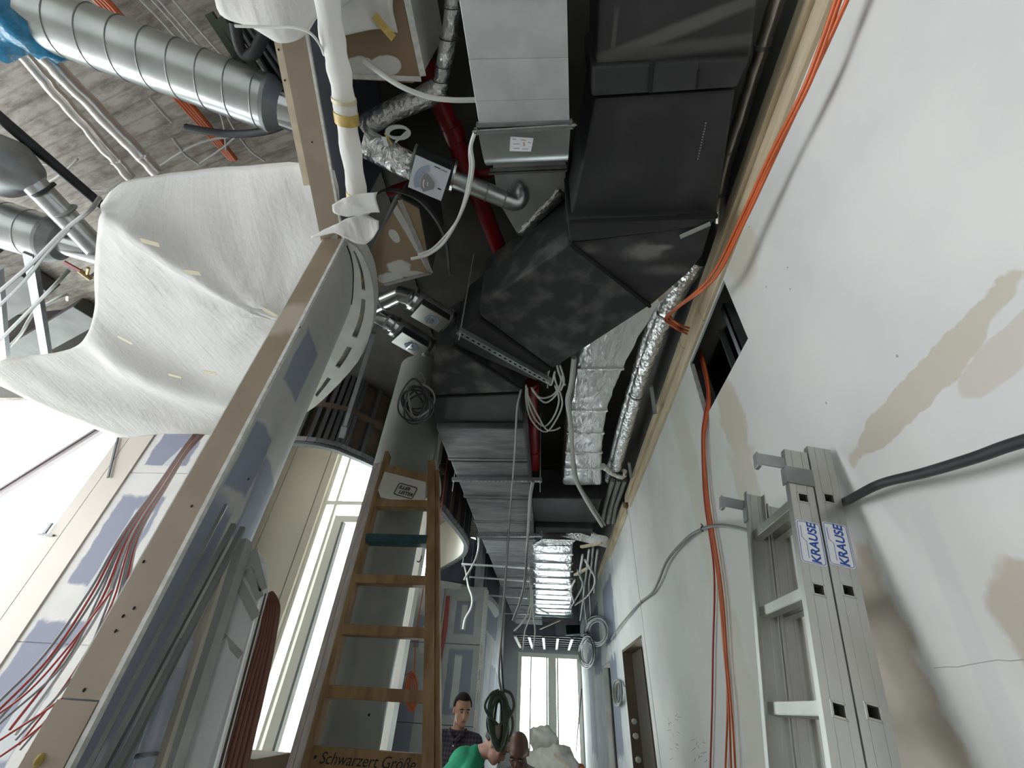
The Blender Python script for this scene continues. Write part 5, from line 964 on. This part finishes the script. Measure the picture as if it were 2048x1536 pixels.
# hanging cables in the middle
c_('long grey cable hanging from the black duct down to the green coil', [(1042,780,'h',1.95),(1034,820,'h',1.93),(1030,900,'h',1.9),(1022,1000,'y',4.6),(1014,1120,'y',4.4),(1004,1260,'y',4.2),(998,1340,'y',4.05),(1002,1385,'y',4.0)], None, None, 0.009, greyc_m)
c_('dark grey cable hanging just right of the long grey cable', [(1016,1060,'h',1.9),(1010,1160,'y',4.6),(1003,1260,'y',4.3),(1004,1340,'y',4.1),(1008,1390,'y',4.0)], None, None, 0.008, blackc_m)
c_('grey conduit hanging beside the black duct and ending in mid air', [(1066,962,'h',1.9),(1060,1000,'h',1.88),(1055,1080,'y',6.2),(1050,1160,'y',6.2),(1040,1205,'y',6.2),(1026,1242,'y',6.2)], None, None, 0.02, greyc_m, 'conduit', 'conduit')
c_('white cable curling down from the second slotted hanger', [(957,1075,'h',1.93),(956,1100,'y',6.6),(948,1125,'y',6.5),(928,1160,'y',6.5)], None, None, 0.014, whitec_m)
c_('white cable curling down from the plain hanger bars', [(925,1128,'h',1.935),(930,1136,'h',1.93),(936,1170,'y',7.6),(944,1195,'y',7.5),(942,1215,'y',7.5),(930,1238,'y',7.5),(926,1258,'y',7.5)], None, None, 0.016, whitec_m)
c_('thick grey cable sagging in front of the foil duct', [(1148,715,'h',2.15),(1142,770,'h',2.12),(1135,800,'h',2.1),(1140,840,'h',2.1),(1145,900,'h',2.1),(1150,955,'h',2.08),(1175,1005,'h',2.05),(1204,1052,'h',2.05)], None, None, 0.022, lgreyc_m)
c_('second thick grey cable sagging in front of the foil duct', [(1150,712,'h',2.17),(1145,770,'h',2.14),(1139,805,'h',2.12),(1143,850,'h',2.12),(1148,920,'h',2.12),(1158,968,'h',2.1),(1185,1012,'h',2.07),(1210,1050,'h',2.07)], None, None, 0.016, greyc_m)
CB = [[(1052,770),(1052,800),(1060,835),(1078,858),(1095,862),(1112,840),(1124,812),(1122,790),(1112,765),(1108,748)],[(1054,775),(1058,810),(1072,840),(1090,852),(1108,832),(1118,800),(1110,770)],[(1100,735),(1095,755),(1102,770),(1110,742)],[(1055,790),(1075,830),(1092,858),(1108,860),(1120,855)],[(1062,775),(1080,795),(1105,790),(1122,765),(1116,740)],[(1064,780),(1090,805),(1115,785),(1125,750)],[(1120,730),(1128,760),(1122,780)],[(1112,722),(1118,745),(1130,770)]]
for i, q in enumerate(CB): c_(('longest loop','inner loop','short upper twist','straggling end','upper sagging arc','lower sagging arc','right short tail','top short tail')[i]+' of the grey cable tangle beside the red pipe', q, 'h', 2.12, 0.0085, lgreyc_m, group='cable tangle by the red pipe')
# coil in front of the column top
cc_ = thing('cable_coil', 'dark cable coil hanging between the column and the black duct', 'cable coil', P(830,830,h=1.95))
for i in range(7):
    a_, b_ = 30-i*2.2, 42-i*4; pts = [P(828+ (i%3)*5 + a_*math.cos(t)+6*math.sin(2*t+i), 800+(i%2)*10 + b_*math.sin(t), h=1.9+0.012*i) for t in [2*math.pi*j/18 for j in range(18)]]
    obj('cable_loop', G().tube(cr_(pts,3,True), 0.008, 7, closed=True), (blackc_m if i != 2 else greyc_m), cc_, True)
obj('cable_lead', G().tube(cr_([P(845,775,h=1.95), P(850,760,h=2.0), P(840,745,h=2.1), P(820,762,h=2.15), P(812,785,h=2.1)],5), 0.007, 7), greyc_m, cc_, True)
c_('grey cable pair hanging behind the ladder top', [(874,870,'y',3.9),(872,935,'y',3.7),(878,955,'y',3.6),(880,985,'y',3.6),(874,1000,'y',3.6)], None, None, 0.012, lgreyc_m)
c_('thin orange wire hanging right of the wooden ladder', [(905,850,'h',3.02),(893,930,'y',4.9),(885,1000,'y',4.8),(878,1060,'y',4.6),(870,1110,'y',4.5)], None, None, 0.005, redc_m)
# green coil
gc = thing('cable_coil', 'dark green cable coil hanging above the two bending workers', 'cable coil', P(998,1440,y=4.0))
for i in range(9):
    a_, b_ = 25-(i%4)*3.2, 58-(i%5)*4.5; pts = [P(999+(i%3-1)*2.5 + a_*math.sin(t)*(0.75+0.25*math.cos(t+0.5*i)), 1442 - b_*math.cos(t), y=3.95+0.02*i) for t in [2*math.pi*j/20 for j in range(20)]]
    obj('cable_loop', G().tube(cr_(pts,3,True), 0.011, 8, closed=True), greenc_m, gc, True)
for sx in (-1,1): obj('cable_loop', G().tube(cr_([P(1002+sx*4,1380,y=3.93), P(1002+sx*20,1388,y=3.92), P(999+sx*29,1410,y=3.92), P(999+sx*22,1430,y=3.93), P(998+sx*2,1450,y=3.93)],6), 0.010, 8), greenc_m, gc, True)
# orange coil behind the ladder
oc = thing('cable_coil', 'orange cable coil hanging behind the wooden ladder', 'cable coil', P(824,1385,y=5.6))
for i in range(7):
    pts = [P(824+(13-i*1.7)*math.sin(t)*0.95+(i%3-1), 1383+(40-4*(i%4))*-math.cos(t), y=5.5+0.02*i) for t in [2*math.pi*j/16 for j in range(16)]]
    obj('cable_loop', G().tube(cr_(pts,3,True), 0.006, 7, closed=True), orange_m, oc, True)
obj('cable_lead', G().tube(cr_([Vector((P(846,1180,y=5.5).x,5.5,CZ+2.1)), P(843,1200,y=5.55), P(835,1250,y=5.6), P(830,1310,y=5.6), P(829,1345,y=5.55)],5), 0.007, 6), orange_m, oc, True); obj('cable_lead', G().tube(cr_([P(822,1346,y=5.55), P(805,1352,y=5.55), P(786,1364,y=5.4)],5), 0.009, 6), greyc_m, oc, True)
for i, (x0,x1) in enumerate(((893,872),(896,876),(899,880))): c_(('left','middle','right')[i]+' red cable down the far blue plasterboard wall', [(x0,1192,'y',9.44),((x0+x1)/2+3,1260,'y',9.44),(x1+2,1320,'y',9.44),(x1-3,1400,'y',9.44)], None, None, 0.013, redc_m, group='red cables on the far wall')
# coils on the far right wall
def wallcoil(label, cx_, cy_, a_, b_, n, x, m_):
    t = thing('cable_coil', label, 'cable coil', P(cx_,cy_,x=x), 'cable coils on the far right wall')
    for i in range(n):
        pts = [P(cx_+(a_-i*1.4)*math.cos(q_)+(i%3-1)*1.6, cy_+(b_-i*1.8)*math.sin(q_)+(i%2)*2, x=x-0.01*(i%3)) for q_ in [2*math.pi*j/16 for j in range(16)]]
        obj('cable_loop', G().tube(cr_(pts,3,True), 0.012, 6, closed=True), m_, t, True)
    return t
wallcoil('round grey cable coil upper on the far right wall', 1194, 1262, 24, 30, 6, 0.93, greyc_m)
wallcoil('round grey cable coil lower on the far right wall', 1174, 1302, 18, 34, 6, 0.92, greyc_m)
wallcoil('thin cable coil between the two far doors', 1236, 1385, 9, 26, 5, 0.96, greyc_m)
FC = [[(1178,1100),(1172,1150),(1168,1200),(1175,1260)],[(1186,1095),(1182,1140),(1178,1170),(1182,1235)],[(1165,1110),(1160,1150),(1168,1180),(1160,1240)],[(1195,1100),(1190,1140),(1188,1185)],[(1170,1120),(1190,1160),(1176,1190),(1150,1210)],[(1155,1140),(1165,1170),(1150,1200),(1140,1215)],[(1150,1160),(1142,1180),(1148,1205)]]
for i, q in enumerate(FC): c_(('first','second','third','fourth','fifth','sixth','seventh')[i]+' from the top of the grey cables tangled right of the far foil duct', [(*p,'h',1.75-0.02*i) for p in q], None, None, 0.016, (greyc_m if i % 2 else lgreyc_m), group='cables right of the far foil duct')
for i, (a,b) in enumerate((((1162,1094),(1204,1086)),((1150,1150),(1176,1136)),((1080,1258),(1120,1240)))): obj('wood_lath', G().bar(P(*a,h=(1.89,1.88,1.845)[i]), P(*b,h=(1.89,1.88,1.845)[i]), 0.05, 0.03), wood_m, None, label=('short wooden lath right of the foil elbow','short wooden lath beside the far foil duct','short wooden lath under the far teal duct end')[i], cat='lath')
FH = [[(1064,1170),(1060,1210),(1048,1240),(1028,1262)],[(1062,1180),(1062,1225),(1050,1262),(1046,1300)],[(1066,1180),(1066,1225),(1070,1262),(1066,1300)],[(1058,1140),(1062,1185),(1068,1210),(1098,1228)]]
for i, q in enumerate(FH): c_(('short curved','left straight','right straight','looping')[i]+' pale cable hanging left of the far foil duct', [(*p,'y',8.6) for p in q], None, None, 0.014, lgreyc_m)
# left bundle behind the jamb
random.seed(11)
LBN = ['outermost','second','third','fourth','fifth','sixth','seventh','eighth','ninth','tenth','eleventh','twelfth']
for i in range(12):
    dx = i*5.0; m_ = (greyc_m, redc_m, greyc_m, greyc_m, redc_m, lgreyc_m)[i % 6]; f = i/11
    q = [(452-6*f,800+3*i),(388-6*f,866+3*i),(318-10*f+dx*0.4,965+dx*0.3),(250+dx*0.5,1060+dx*0.3),(180+f*70,1180+f*40),(90+f*110+random.uniform(-15,15),1310+f*60),(-20+f*90+random.uniform(-10,10),1420+f*110)]
    c_(LBN[i]+(' red' if m_ is redc_m else ' grey')+' cable from the left hanging behind the brown jamb', [(a,b,'y',(3.7,3.3,2.4)[k] if k < 3 else 1.62+0.01*i) for k, (a,b) in enumerate(q)], None, None, 0.0034+0.0014*random.random(), m_, group='cables behind the jamb')
for i, q in enumerate(([(245,1235),(190,1330),(120,1400),(0,1480)],[(225,1180),(140,1290),(60,1380),(-20,1440)],[(210,1300),(150,1390),(60,1470),(-10,1520)])): c_(('upper','middle','lower')[i]+' bright red cable crossing the grey ones behind the jamb', [(a,b,'y',1.5) for a,b in q], None, None, 0.0036, redc_m, group='cables behind the jamb')

# ================================================================== THINGS LEANING ON THE CURVED WALL
for i, (a,b,r_) in enumerate((((468,1050),(205,1536),0.016),((486,1056),(236,1536),0.016),((452,1010),(300,1300),0.010))):
    p0 = P(*a,x=-1.10+0.02*i); p1 = P(*b,x=-1.06+0.02*i); d = p1-p0; p2 = p0 + d*((p0.z)/(p0.z-p1.z))
    obj('steel_profile', G().bar(p0, p2, r_, r_*1.3), darkstud_m, None, label=('left','middle','right')[i]+' one of three thin steel profiles leaning on the curved wall', cat='steel profile', group='steel profiles on the curved wall')
def lean(px_top, px_bot, y):
    a = P(*px_top,y=y); b = P(*px_bot,y=y-0.02); d = b-a; return a, a + d*(a.z/(a.z-b.z))
for i, (t_, b_) in enumerate((((372,1280),(285,1536)),((356,1340),(262,1536)))):
    a, b = lean(t_, b_, 1.50+0.03*i); tt = thing('plastic_tube', ('longer','shorter')[i]+' clear plastic sleeve tube leaning among the steel profiles', 'plastic tube', b)
    obj('tube_wall', G().tube([a,b], 0.026, 16), clear_m, tt, True); obj('tube_joint', G().tube([a.lerp(b,0.15), a.lerp(b,0.155)], 0.028, 16), darkstud_m, tt, True); obj('tube_joint', G().tube([a.lerp(b,0.27), a.lerp(b,0.275)], 0.028, 16), darkstud_m, tt, True)
fr = thing('film_wrapped_profile', 'cream window frame profile wrapped in film leaning on the curved wall', 'frame profile', lean((470,1050),(330,1536),1.62)[1])
a, b = lean((465,1062),(310,1536),1.62); a2_, b2_ = lean((490,1082),(342,1536),1.64)
obj('frame_profile', G().bar(a,b,0.05,0.07,up=(1,0,0)), pm('cream_profile', (0.55,0.53,0.44), 0.5, var=0.15, vscale=5), fr); obj('film_layer', G().bar(a2_,b2_,0.05,0.04,up=(1,0,0)), pm('grey_green_film', (0.36,0.38,0.36), 0.3, var=0.2), fr)
obj('film_knot', G().tube(cr_([P(455,1040,y=1.62), P(462,1048,y=1.62), P(470,1066,y=1.62), P(466,1085,y=1.62)],4), [0.02+0.014*math.sin(i) for i in range(13)], 10), pm('yellowed_film', (0.70,0.66,0.48), 0.5), fr, True)
pn = thing('film_wrapped_board', 'panel wrapped in shiny silver film with straps beside the red hose', 'panel', lean((500,1120),(420,1536),1.68)[1])
pts = [P(506,1098,y=1.68), P(522,1125,y=1.68), P(524,1185,y=1.68)]; bl = lean((525,1186),(430,1536),1.68)[1]; br2 = lean((476,1130),(356,1536),1.68)[1]
obj('film_skin', G().poly([pts[0], pts[1], pts[2], bl, br2, P(478,1122,y=1.68)], (0.01,0.03,0)), greysheet_m, pn, bevel=0.004)
for (a,b,w_) in (((495,1138),(520,1196),0.03),((477,1165),(512,1235),0.032),((436,1262),(482,1312),0.022),((506,1100),(526,1180),0.03)): obj('film_strap', G().bar(P(*a,y=1.672), P(*b,y=1.672), 0.004, w_, up=(1,0,0)), pm('strap_film_%d' % a[0], (0.46,0.47,0.46), 0.3, 0.4), pn)
a, b = lean((527,1188),(434,1536),1.70); obj('brown_rod', G().tube([a,b], 0.012, 10), pm('dark_brown_rod', (0.05,0.035,0.03), 0.4), None, True, label='dark brown rod between the silver panel and cream slat', cat='rod')
a, b = lean((531,1202),(441,1536),1.74); sl2 = obj('cream_slat', G().bar(a,b,0.02,0.035,up=(1,0,0)), wood_m, None, label='narrow cream wooden slat beside the red-brown hose', cat='slat')
hs_ = thing('hose_bundle', 'red-brown hose bundle looped over the slat by the window', 'hose', lean((540,1200),(460,1536),1.74)[1])
HLx = [(441,1536),(481,1396),(507,1317),(524,1258),(529,1212),(533,1196),(541,1190),(546,1200)]; HRx = [(494,1536),(525,1400),(543,1313),(555,1240),(557,1216),(551,1198),(543,1188),(540,1192)]
for i in range(5):
    f_ = 0.1+0.2*i; q = [P(a[0]+(b[0]-a[0])*f_, a[1]+(b[1]-a[1])*f_, y=1.72+(0.012*max(0,k-4))) for k, (a,b) in enumerate(zip(HLx,HRx))]
    d = (q[0]-q[1]); q = [q[0] + d*(q[0].z/(-d.z))*0.995] + q
    obj('hose_strand', G().tube(cr_(q,5), 0.0115, 10), hose_m, hs_, True)

# ================================================================== BOXES, BAGS, TOOLS
cbx = [(-1.75,2.95,0.55,0.42),(-1.72,2.98,0.5,0.4),(-1.76,2.96,0.5,0.4)]
zz = 0; tops = (0.45, 0.88, CZ-0.28)
for i, (x,y,w_,d_) in enumerate(cbx):
    t = thing('cardboard_box', ('bottom','middle','top')[i]+' cardboard box of the stack left of the grey column', 'cardboard box', (x,y,zz), 'cardboard boxes by the column')
    obj('box_body', G().box((x-w_/2,y-d_/2,zz+0.001),(x+w_/2,y+d_/2,tops[i])), cardboard_m, t, bevel=0.004)
    obj('box_flap', G().obox((x-0.08,y-d_/2-0.004,tops[i]-0.05), ((1,0,0.06),(0,1,0),(0,0,1)), (0.17,0.002,0.055)), cardboard_m, t)
    if i == 2: text('box_print', '1 5', 0.09, ink_m, t, (x+0.0,y-d_/2-0.007,tops[i]-0.12), (1,0,0), (0,0,1), 0.0006)
    zz = tops[i]
random.seed(21)
def sack(label, c, r, m_, seed, tie=True):
    g = G(); base = G().ell((0,0,0), r, None, 36, 24); vs = []
    for v in base.v:
        p = Vector(v); n_ = noise.noise(p*4+Vector((seed,0,0)))*0.13 + noise.noise(p*11+Vector((0,seed,0)))*0.05 + noise.noise(p*25+Vector((0,0,seed)))*0.02
        p = p*(1+n_/max(r)); p.z = max(p.z, -r[2]*0.92); vs.append(tuple(Vector(c)+p))
    t = thing('rubble_bag', label, 'bag', (c[0],c[1],c[2]-r[2]), 'bags before the far window')
    obj('bag_body', G().add(vs, base.f), m_, t, True, sharp=180)
    if tie: obj('bag_neck', G().tube([Vector(c)+Vector((0,0,r[2]*0.9)), Vector(c)+Vector((0.02,0,r[2]*1.12)), Vector(c)+Vector((0.08,0,r[2]*1.3))], [0.05,0.04,0.1], 10), m_, t, True)
    return t
sack('white bag at the bottom of the pile before the far window', (-0.05,9.0,0.38), (0.42,0.36,0.40), bag_m, 1, False)
sack('white bag in the middle of the pile before the far window', (0.0,9.0,0.98), (0.42,0.32,0.30), bag_m, 2, False)
sack('small white bag on top of the pile before the far window', (-0.12,9.0,1.30), (0.20,0.18,0.17), bag_m, 3, False)
sack('orange and red bag right of the white bag pile', (0.44,8.9,0.50), (0.26,0.24,0.56), obag_m, 4, False)
sack('white bag at the left foot of the bag pile', (-0.62,9.3,0.4), (0.28,0.3,0.42), bag_m, 5)
pa_, pb_ = P(1163,1379,x=0.72), P(1149,1536,x=0.72); dd = pb_-pa_; pe = pa_ + dd*((pa_.z-0.03)/(pa_.z-pb_.z))
br_ = thing('broom', 'broom with long grey stick leaning near the far right wall', 'broom', (pe.x,pe.y,0))
obj('broom_stick', G().tube([pa_, pe], 0.016, 10), greyc_m, br_, True); obj('broom_head', G().obox((pe.x,pe.y,0.06), ((1,0,0),(0,1,0),(0,0,1)), (0.18,0.03,0.055)), cardboard_m, br_, bevel=0.01)
obj('lath_bar', G().bar(P(1108,1508,y=8.2), P(1140,1536,y=8.2), 0.03, 0.03), wood_m, None, label='pale wooden bar lying across the orange bag', cat='lath')
# white suspended grid before the far window
sg = thing('ceiling_grid', 'white suspended ceiling grid before the far window', 'ceiling grid', (0,14.5,CZ+1.5))
for i in range(6): x = -0.95+i*0.39; obj('grid_bar', G().box((x-0.035,13.2,CZ+1.50),(x+0.035,15.95,CZ+1.54)), frame_m, sg)
for i in range(6): y = 13.25+i*0.5; obj('grid_bar', G().box((-1.0,y-0.02,CZ+1.545),(1.0,y+0.02,CZ+1.58)), darkframe_m, sg)
hb2 = thing('light_fitting', 'dark box fitting with blue edge below the far ceiling', 'fitting', P(1150,1262,y=12.6))
obj('box_body', G().poly([P(a,b,y=12.6) for a,b in ((1132,1250),(1160,1250),(1160,1268),(1132,1268))], (0,0.3,0)), gap_m, hb2); obj('hanger_rod', G().tube([P(1136,1250,y=12.7), Vector((P(1136,1250,y=12.7).x,12.7,CZ+HS))], 0.01, 6).tube([P(1156,1250,y=12.7), Vector((P(1156,1250,y=12.7).x,12.7,CZ+HS))], 0.01, 6), galvd_m, hb2); obj('box_edge', G().bar(P(1130,1250,y=12.58), P(1132,1270,y=12.58), 0.03, 0.03).bar(P(1132,1270,y=12.58), P(1162,1268,y=12.58), 0.03, 0.03), pm('blue_grey_edge', (0.30,0.40,0.48), 0.4), hb2)

# ================================================================== PEOPLE
def frame(fwd, up=(0,0,1)):
    f = Vector(fwd).normalized(); u = Vector(up); u = (u-f*u.dot(f)).normalized(); r = f.cross(u); return r, f, u
def head(g, c, fw, up, s=1.0):
    """skull, jaw, nose, brow, ears, neck root in one cloud of shapes"""
    r, f, u = frame(fw, up); M = Matrix((r,f,u)).transposed()
    T = lambda a,b,d: Vector(c) + r*a*s + f*b*s + u*d*s
    g.ell(T(0,-0.012,0.025), (0.080*s,0.098*s,0.094*s), M, 18, 12); g.ell(T(0,0.005,0.03), (0.076*s,0.088*s,0.078*s), M, 18, 12); g.ell(T(0,0.025,-0.035), (0.063*s,0.072*s,0.085*s), M, 18, 12); g.ell(T(0,0.052,-0.092), (0.036*s,0.034*s,0.028*s), M)
    g.ell(T(0,0.098,-0.025), (0.013*s,0.022*s,0.026*s), M); g.cap(T(0,0.09,0.012), 0.009*s, T(0,0.108,-0.03), 0.012*s)
    g.ell(T(0,0.078,0.03), (0.058*s,0.022*s,0.014*s), M); g.ell(T(0,0.082,-0.065), (0.026*s,0.014*s,0.010*s), M)
    for e in (-1,1): g.ell(T(0.078*e,-0.012,-0.012), (0.010*s,0.020*s,0.033*s), M); g.ell(T(0.043*e,0.062,-0.022), (0.022*s,0.02*s,0.02*s), M)
    return T, M, r, f, u
def face(T, M, par, s=1.0, brow=hair_m):
    for e in (-1,1):
        ey = obj('eye', G().ell(T(0.031*e,0.088,0.004), (0.012*s,0.008*s,0.007*s), M, 12, 8), eye_m, par, True); obj('iris', G().ell(T(0.031*e,0.0945,0.003), (0.006*s,0.003*s,0.006*s), M, 10, 6), ink_m, ey, True)
        obj('eyebrow', G().ell(T(0.032*e,0.099,0.026), (0.02*s,0.005*s,0.005*s), M, 12, 6), brow, par, True)
    obj('mouth', G().ell(T(0,0.0945,-0.066), (0.023*s,0.006*s,0.006*s), M, 12, 6), lip_m, par, True)
def hand(g, wr, d, side, curl=0.5):
    """palm and five unequal fingers from wrist along d"""
    d = Vector(d).normalized(); s_ = Vector(side).normalized(); s_ = (s_-d*s_.dot(d)).normalized(); n_ = d.cross(s_)
    for k in (-0.022,0,0.022): g.cap(Vector(wr)+s_*k*0.7, 0.016, Vector(wr)+d*0.085+s_*k, 0.013)
    for k, ln in ((-0.030,0.058),(-0.010,0.072),(0.010,0.076),(0.030,0.066)):
        a = Vector(wr)+d*0.09+s_*k; b = a+d*ln*0.5+n_*0.012*curl; c2 = b+d*ln*0.35+n_*0.03*curl; g.cap(a,0.0095,b,0.0088); g.cap(b,0.0088,c2,0.0075)
    a = Vector(wr)+d*0.03+s_*0.03; b = a+d*0.035+s_*0.022; g.cap(a,0.012,b,0.0105); g.cap(b,0.0105,b+d*0.03+n_*0.01,0.009)
def person(label, base, J, skin, shirt, trousers, hfw, hup, sleeve=0.75, s=1.0, hair=None, bald=False, hairline=0.0):
    root = thing('person', label, 'person', base)
    B_ = G(); T, M, r, f, u = head(B_, J['head'], hfw, hup, s)
    B_.cap(T(0,-0.03,-0.07), 0.055, J['neck'], 0.062); B_.cap(J['neck'], 0.06, J['chest'], 0.10); B_.cap(J['chest'], 0.115, J['hip'], 0.11)
    for e in ('l','r'):
        B_.cap(J['neck'].lerp(J['sh_'+e],0.35), 0.05, J['sh_'+e], 0.055); B_.cap(J['sh_'+e], 0.052, J['el_'+e], 0.040); B_.cap(J['el_'+e], 0.040, J['wr_'+e], 0.027)
        B_.cap(J['hip'].lerp(J['hp_'+e],0.8), 0.09, J['kn_'+e], 0.058); B_.cap(J['kn_'+e], 0.056, J['an_'+e], 0.036); B_.cap(J['an_'+e]-Vector((0,0,0.03)), 0.036, J['toe_'+e], 0.03)
        hand(B_, J['wr_'+e], J['wr_'+e]-J['el_'+e], (0,-1,0))
    mobj('body', fuse(B_, 0.0085, 5), skin, root)
    K = G(); K.cap(J['neck'].lerp(J['chest'],0.28), 0.088, J['chest'], 0.15); K.cap(J['chest']+(J['sh_l']-J['sh_r'])*0.18, 0.125, J['hip']+(J['hp_l']-J['hp_r'])*0.35, 0.128); K.cap(J['chest']-(J['sh_l']-J['sh_r'])*0.18, 0.125, J['hip']-(J['hp_l']-J['hp_r'])*0.35, 0.128)
    for e in ('l','r'):
        K.cap(J['neck'].lerp(J['chest'],0.3), 0.085, J['sh_'+e], 0.078); K.cap(J['sh_'+e], 0.078, J['sh_'+e].lerp(J['el_'+e], min(1,sleeve)), 0.062)
        if sleeve > 1: K.cap(J['el_'+e], 0.06, J['el_'+e].lerp(J['wr_'+e], sleeve-1), 0.054)
    mobj('shirt', fuse(K, 0.011, 6), shirt, root)
    D = G()
    for e in ('l','r'): D.cap(J['hip'].lerp(J['hp_'+e],0.75), 0.118, J['kn_'+e], 0.082); D.cap(J['kn_'+e], 0.08, J['an_'+e]+Vector((0,0,0.02)), 0.066)
    D.ell(J['hip'], (0.165,0.125,0.12)); mobj('trousers', fuse(D, 0.013, 5), trousers, root)
    for e in ('l','r'):
        Z = G().cap(J['an_'+e]-Vector((0,0,0.045)), 0.046, J['toe_'+e]+Vector((0,0,0.005)), 0.044); mobj('shoe', fuse(Z, 0.012, 3), blackc_m, root)
    face(T, M, root, s, brow=hair or hair_m)
    if hair:
        Hh = G(); base_ = G().ell((0,0,0), (0.084*s,0.106*s,0.106*s), None, 28, 20); keep = []
        vs = [Vector(v) for v in base_.v]; ok = [(v.y < 0.055*s+hairline and v.z > -0.055*s) and not (v.y > 0.035*s and v.z < 0.036*s) and not (v.y > -0.03*s and v.z < 0.0) or v.z > 0.060*s for v in vs]
        fs = [fc for fc in base_.f if all(ok[i] for i in fc)]
        obj('hair', Hh.add([T(0,-0.012,0.025)+M@v for v in vs], fs), hair, root, True, solid=0.012, sharp=180)
    return root, T
def vec(*a): return Vector(a)
# standing man in the dark shirt, looking aside and down
bx, by = -0.93, 5.4
hz = P(925,1421,y=by).z
hx = P(925,1421,y=by).x
J = dict(head=vec(hx,by-0.02,hz+0.005), neck=vec(hx-0.03,by+0.02,hz-0.16), chest=vec(hx-0.04,by+0.02,hz-0.36), hip=vec(hx-0.05,by+0.03,0.93),
    sh_l=vec(hx+0.155,by+0.03,hz-0.245), sh_r=vec(hx-0.225,by+0.01,hz-0.235), el_l=vec(hx+0.22,by+0.06,hz-0.53), el_r=vec(hx-0.29,by+0.05,hz-0.52), wr_l=vec(hx+0.19,by-0.08,hz-0.74), wr_r=vec(hx-0.27,by-0.06,hz-0.75),
    hp_l=vec(hx+0.06,by+0.03,0.90), hp_r=vec(hx-0.15,by+0.03,0.90), kn_l=vec(hx+0.07,by,0.49), kn_r=vec(hx-0.16,by,0.49), an_l=vec(hx+0.08,by+0.04,0.10), an_r=vec(hx-0.17,by+0.04,0.10), toe_l=vec(hx+0.10,by-0.14,0.045), toe_r=vec(hx-0.18,by-0.14,0.045))
man, T = person('standing man in a dark plaid shirt looking down to the right', (hx,by,0), J, skin1_m, plaid_m, jean_m, (0.42,-0.9,-0.22), (0,0,1), 1.05, 1.08, hair_m)
for i in range(5): obj('shirt_button', G().ell((hx-0.035,by-0.145+0.004*i,hz-0.27-0.085*i), (0.007,0.005,0.007), None, 8, 6), sticker_m, man, True)
obj('collar', G().tube(cr_([vec(hx-0.11,by+0.0,hz-0.155), vec(hx-0.09,by-0.075,hz-0.185), vec(hx-0.035,by-0.105,hz-0.24)],5), 0.018, 8).tube(cr_([vec(hx+0.055,by+0.0,hz-0.155), vec(hx+0.025,by-0.075,hz-0.185), vec(hx-0.03,by-0.105,hz-0.24)],5), 0.018, 8), plaid_m, man, True)
# green shirt, bending to the right
by = 4.72; c = P(993,1489,y=by)
J = dict(head=c, neck=c+vec(-0.14,0.03,-0.065), chest=c+vec(-0.27,0.04,-0.17), hip=vec(c.x-0.62,by+0.06,0.92),
    sh_l=c+vec(-0.20,-0.15,-0.20), sh_r=c+vec(-0.22,0.20,-0.17), el_l=c+vec(-0.12,-0.20,-0.47), el_r=c+vec(-0.14,0.24,-0.45), wr_l=c+vec(0.02,-0.14,-0.64), wr_r=c+vec(0.02,0.16,-0.62),
    hp_l=vec(c.x-0.62,by-0.04,0.90), hp_r=vec(c.x-0.62,by+0.16,0.90), kn_l=vec(c.x-0.52,by-0.05,0.48), kn_r=vec(c.x-0.52,by+0.17,0.48), an_l=vec(c.x-0.62,by-0.05,0.10), an_r=vec(c.x-0.62,by+0.17,0.10), toe_l=vec(c.x-0.45,by-0.06,0.045), toe_r=vec(c.x-0.45,by+0.18,0.045))
person('worker in a green t-shirt bending forward under the cable coil', (c.x-0.55,by,0), J, skin2_m, green_m, jean_m, (0.75,-0.15,-0.62), (0.55,0,0.75), 0.6, 1.02, ghair_m)
# bald worker facing the camera, head bowed
by = 4.62; c = P(1037,1502,y=by)
J = dict(head=c, neck=c+vec(0.02,0.12,-0.12), chest=c+vec(0.05,0.24,-0.26), hip=vec(c.x+0.12,by+0.55,0.90),
    sh_l=c+vec(0.23,0.18,-0.22), sh_r=c+vec(-0.16,0.20,-0.22), el_l=c+vec(0.27,0.10,-0.50), el_r=c+vec(-0.20,0.12,-0.50), wr_l=c+vec(0.12,-0.05,-0.66), wr_r=c+vec(-0.06,-0.05,-0.66),
    hp_l=vec(c.x+0.22,by+0.55,0.88), hp_r=vec(c.x+0.02,by+0.55,0.88), kn_l=vec(c.x+0.22,by+0.42,0.47), kn_r=vec(c.x+0.02,by+0.42,0.47), an_l=vec(c.x+0.22,by+0.52,0.10), an_r=vec(c.x+0.02,by+0.52,0.10), toe_l=vec(c.x+0.24,by+0.34,0.045), toe_r=vec(c.x,by+0.34,0.045))
person('bald worker with bowed head right of the green shirt', (c.x+0.1,by+0.5,0), J, skin3_m, greyshirt_m, jean_m, (-0.12,-0.78,-0.60), (0,-0.6,0.78), 0.6, 1.05)
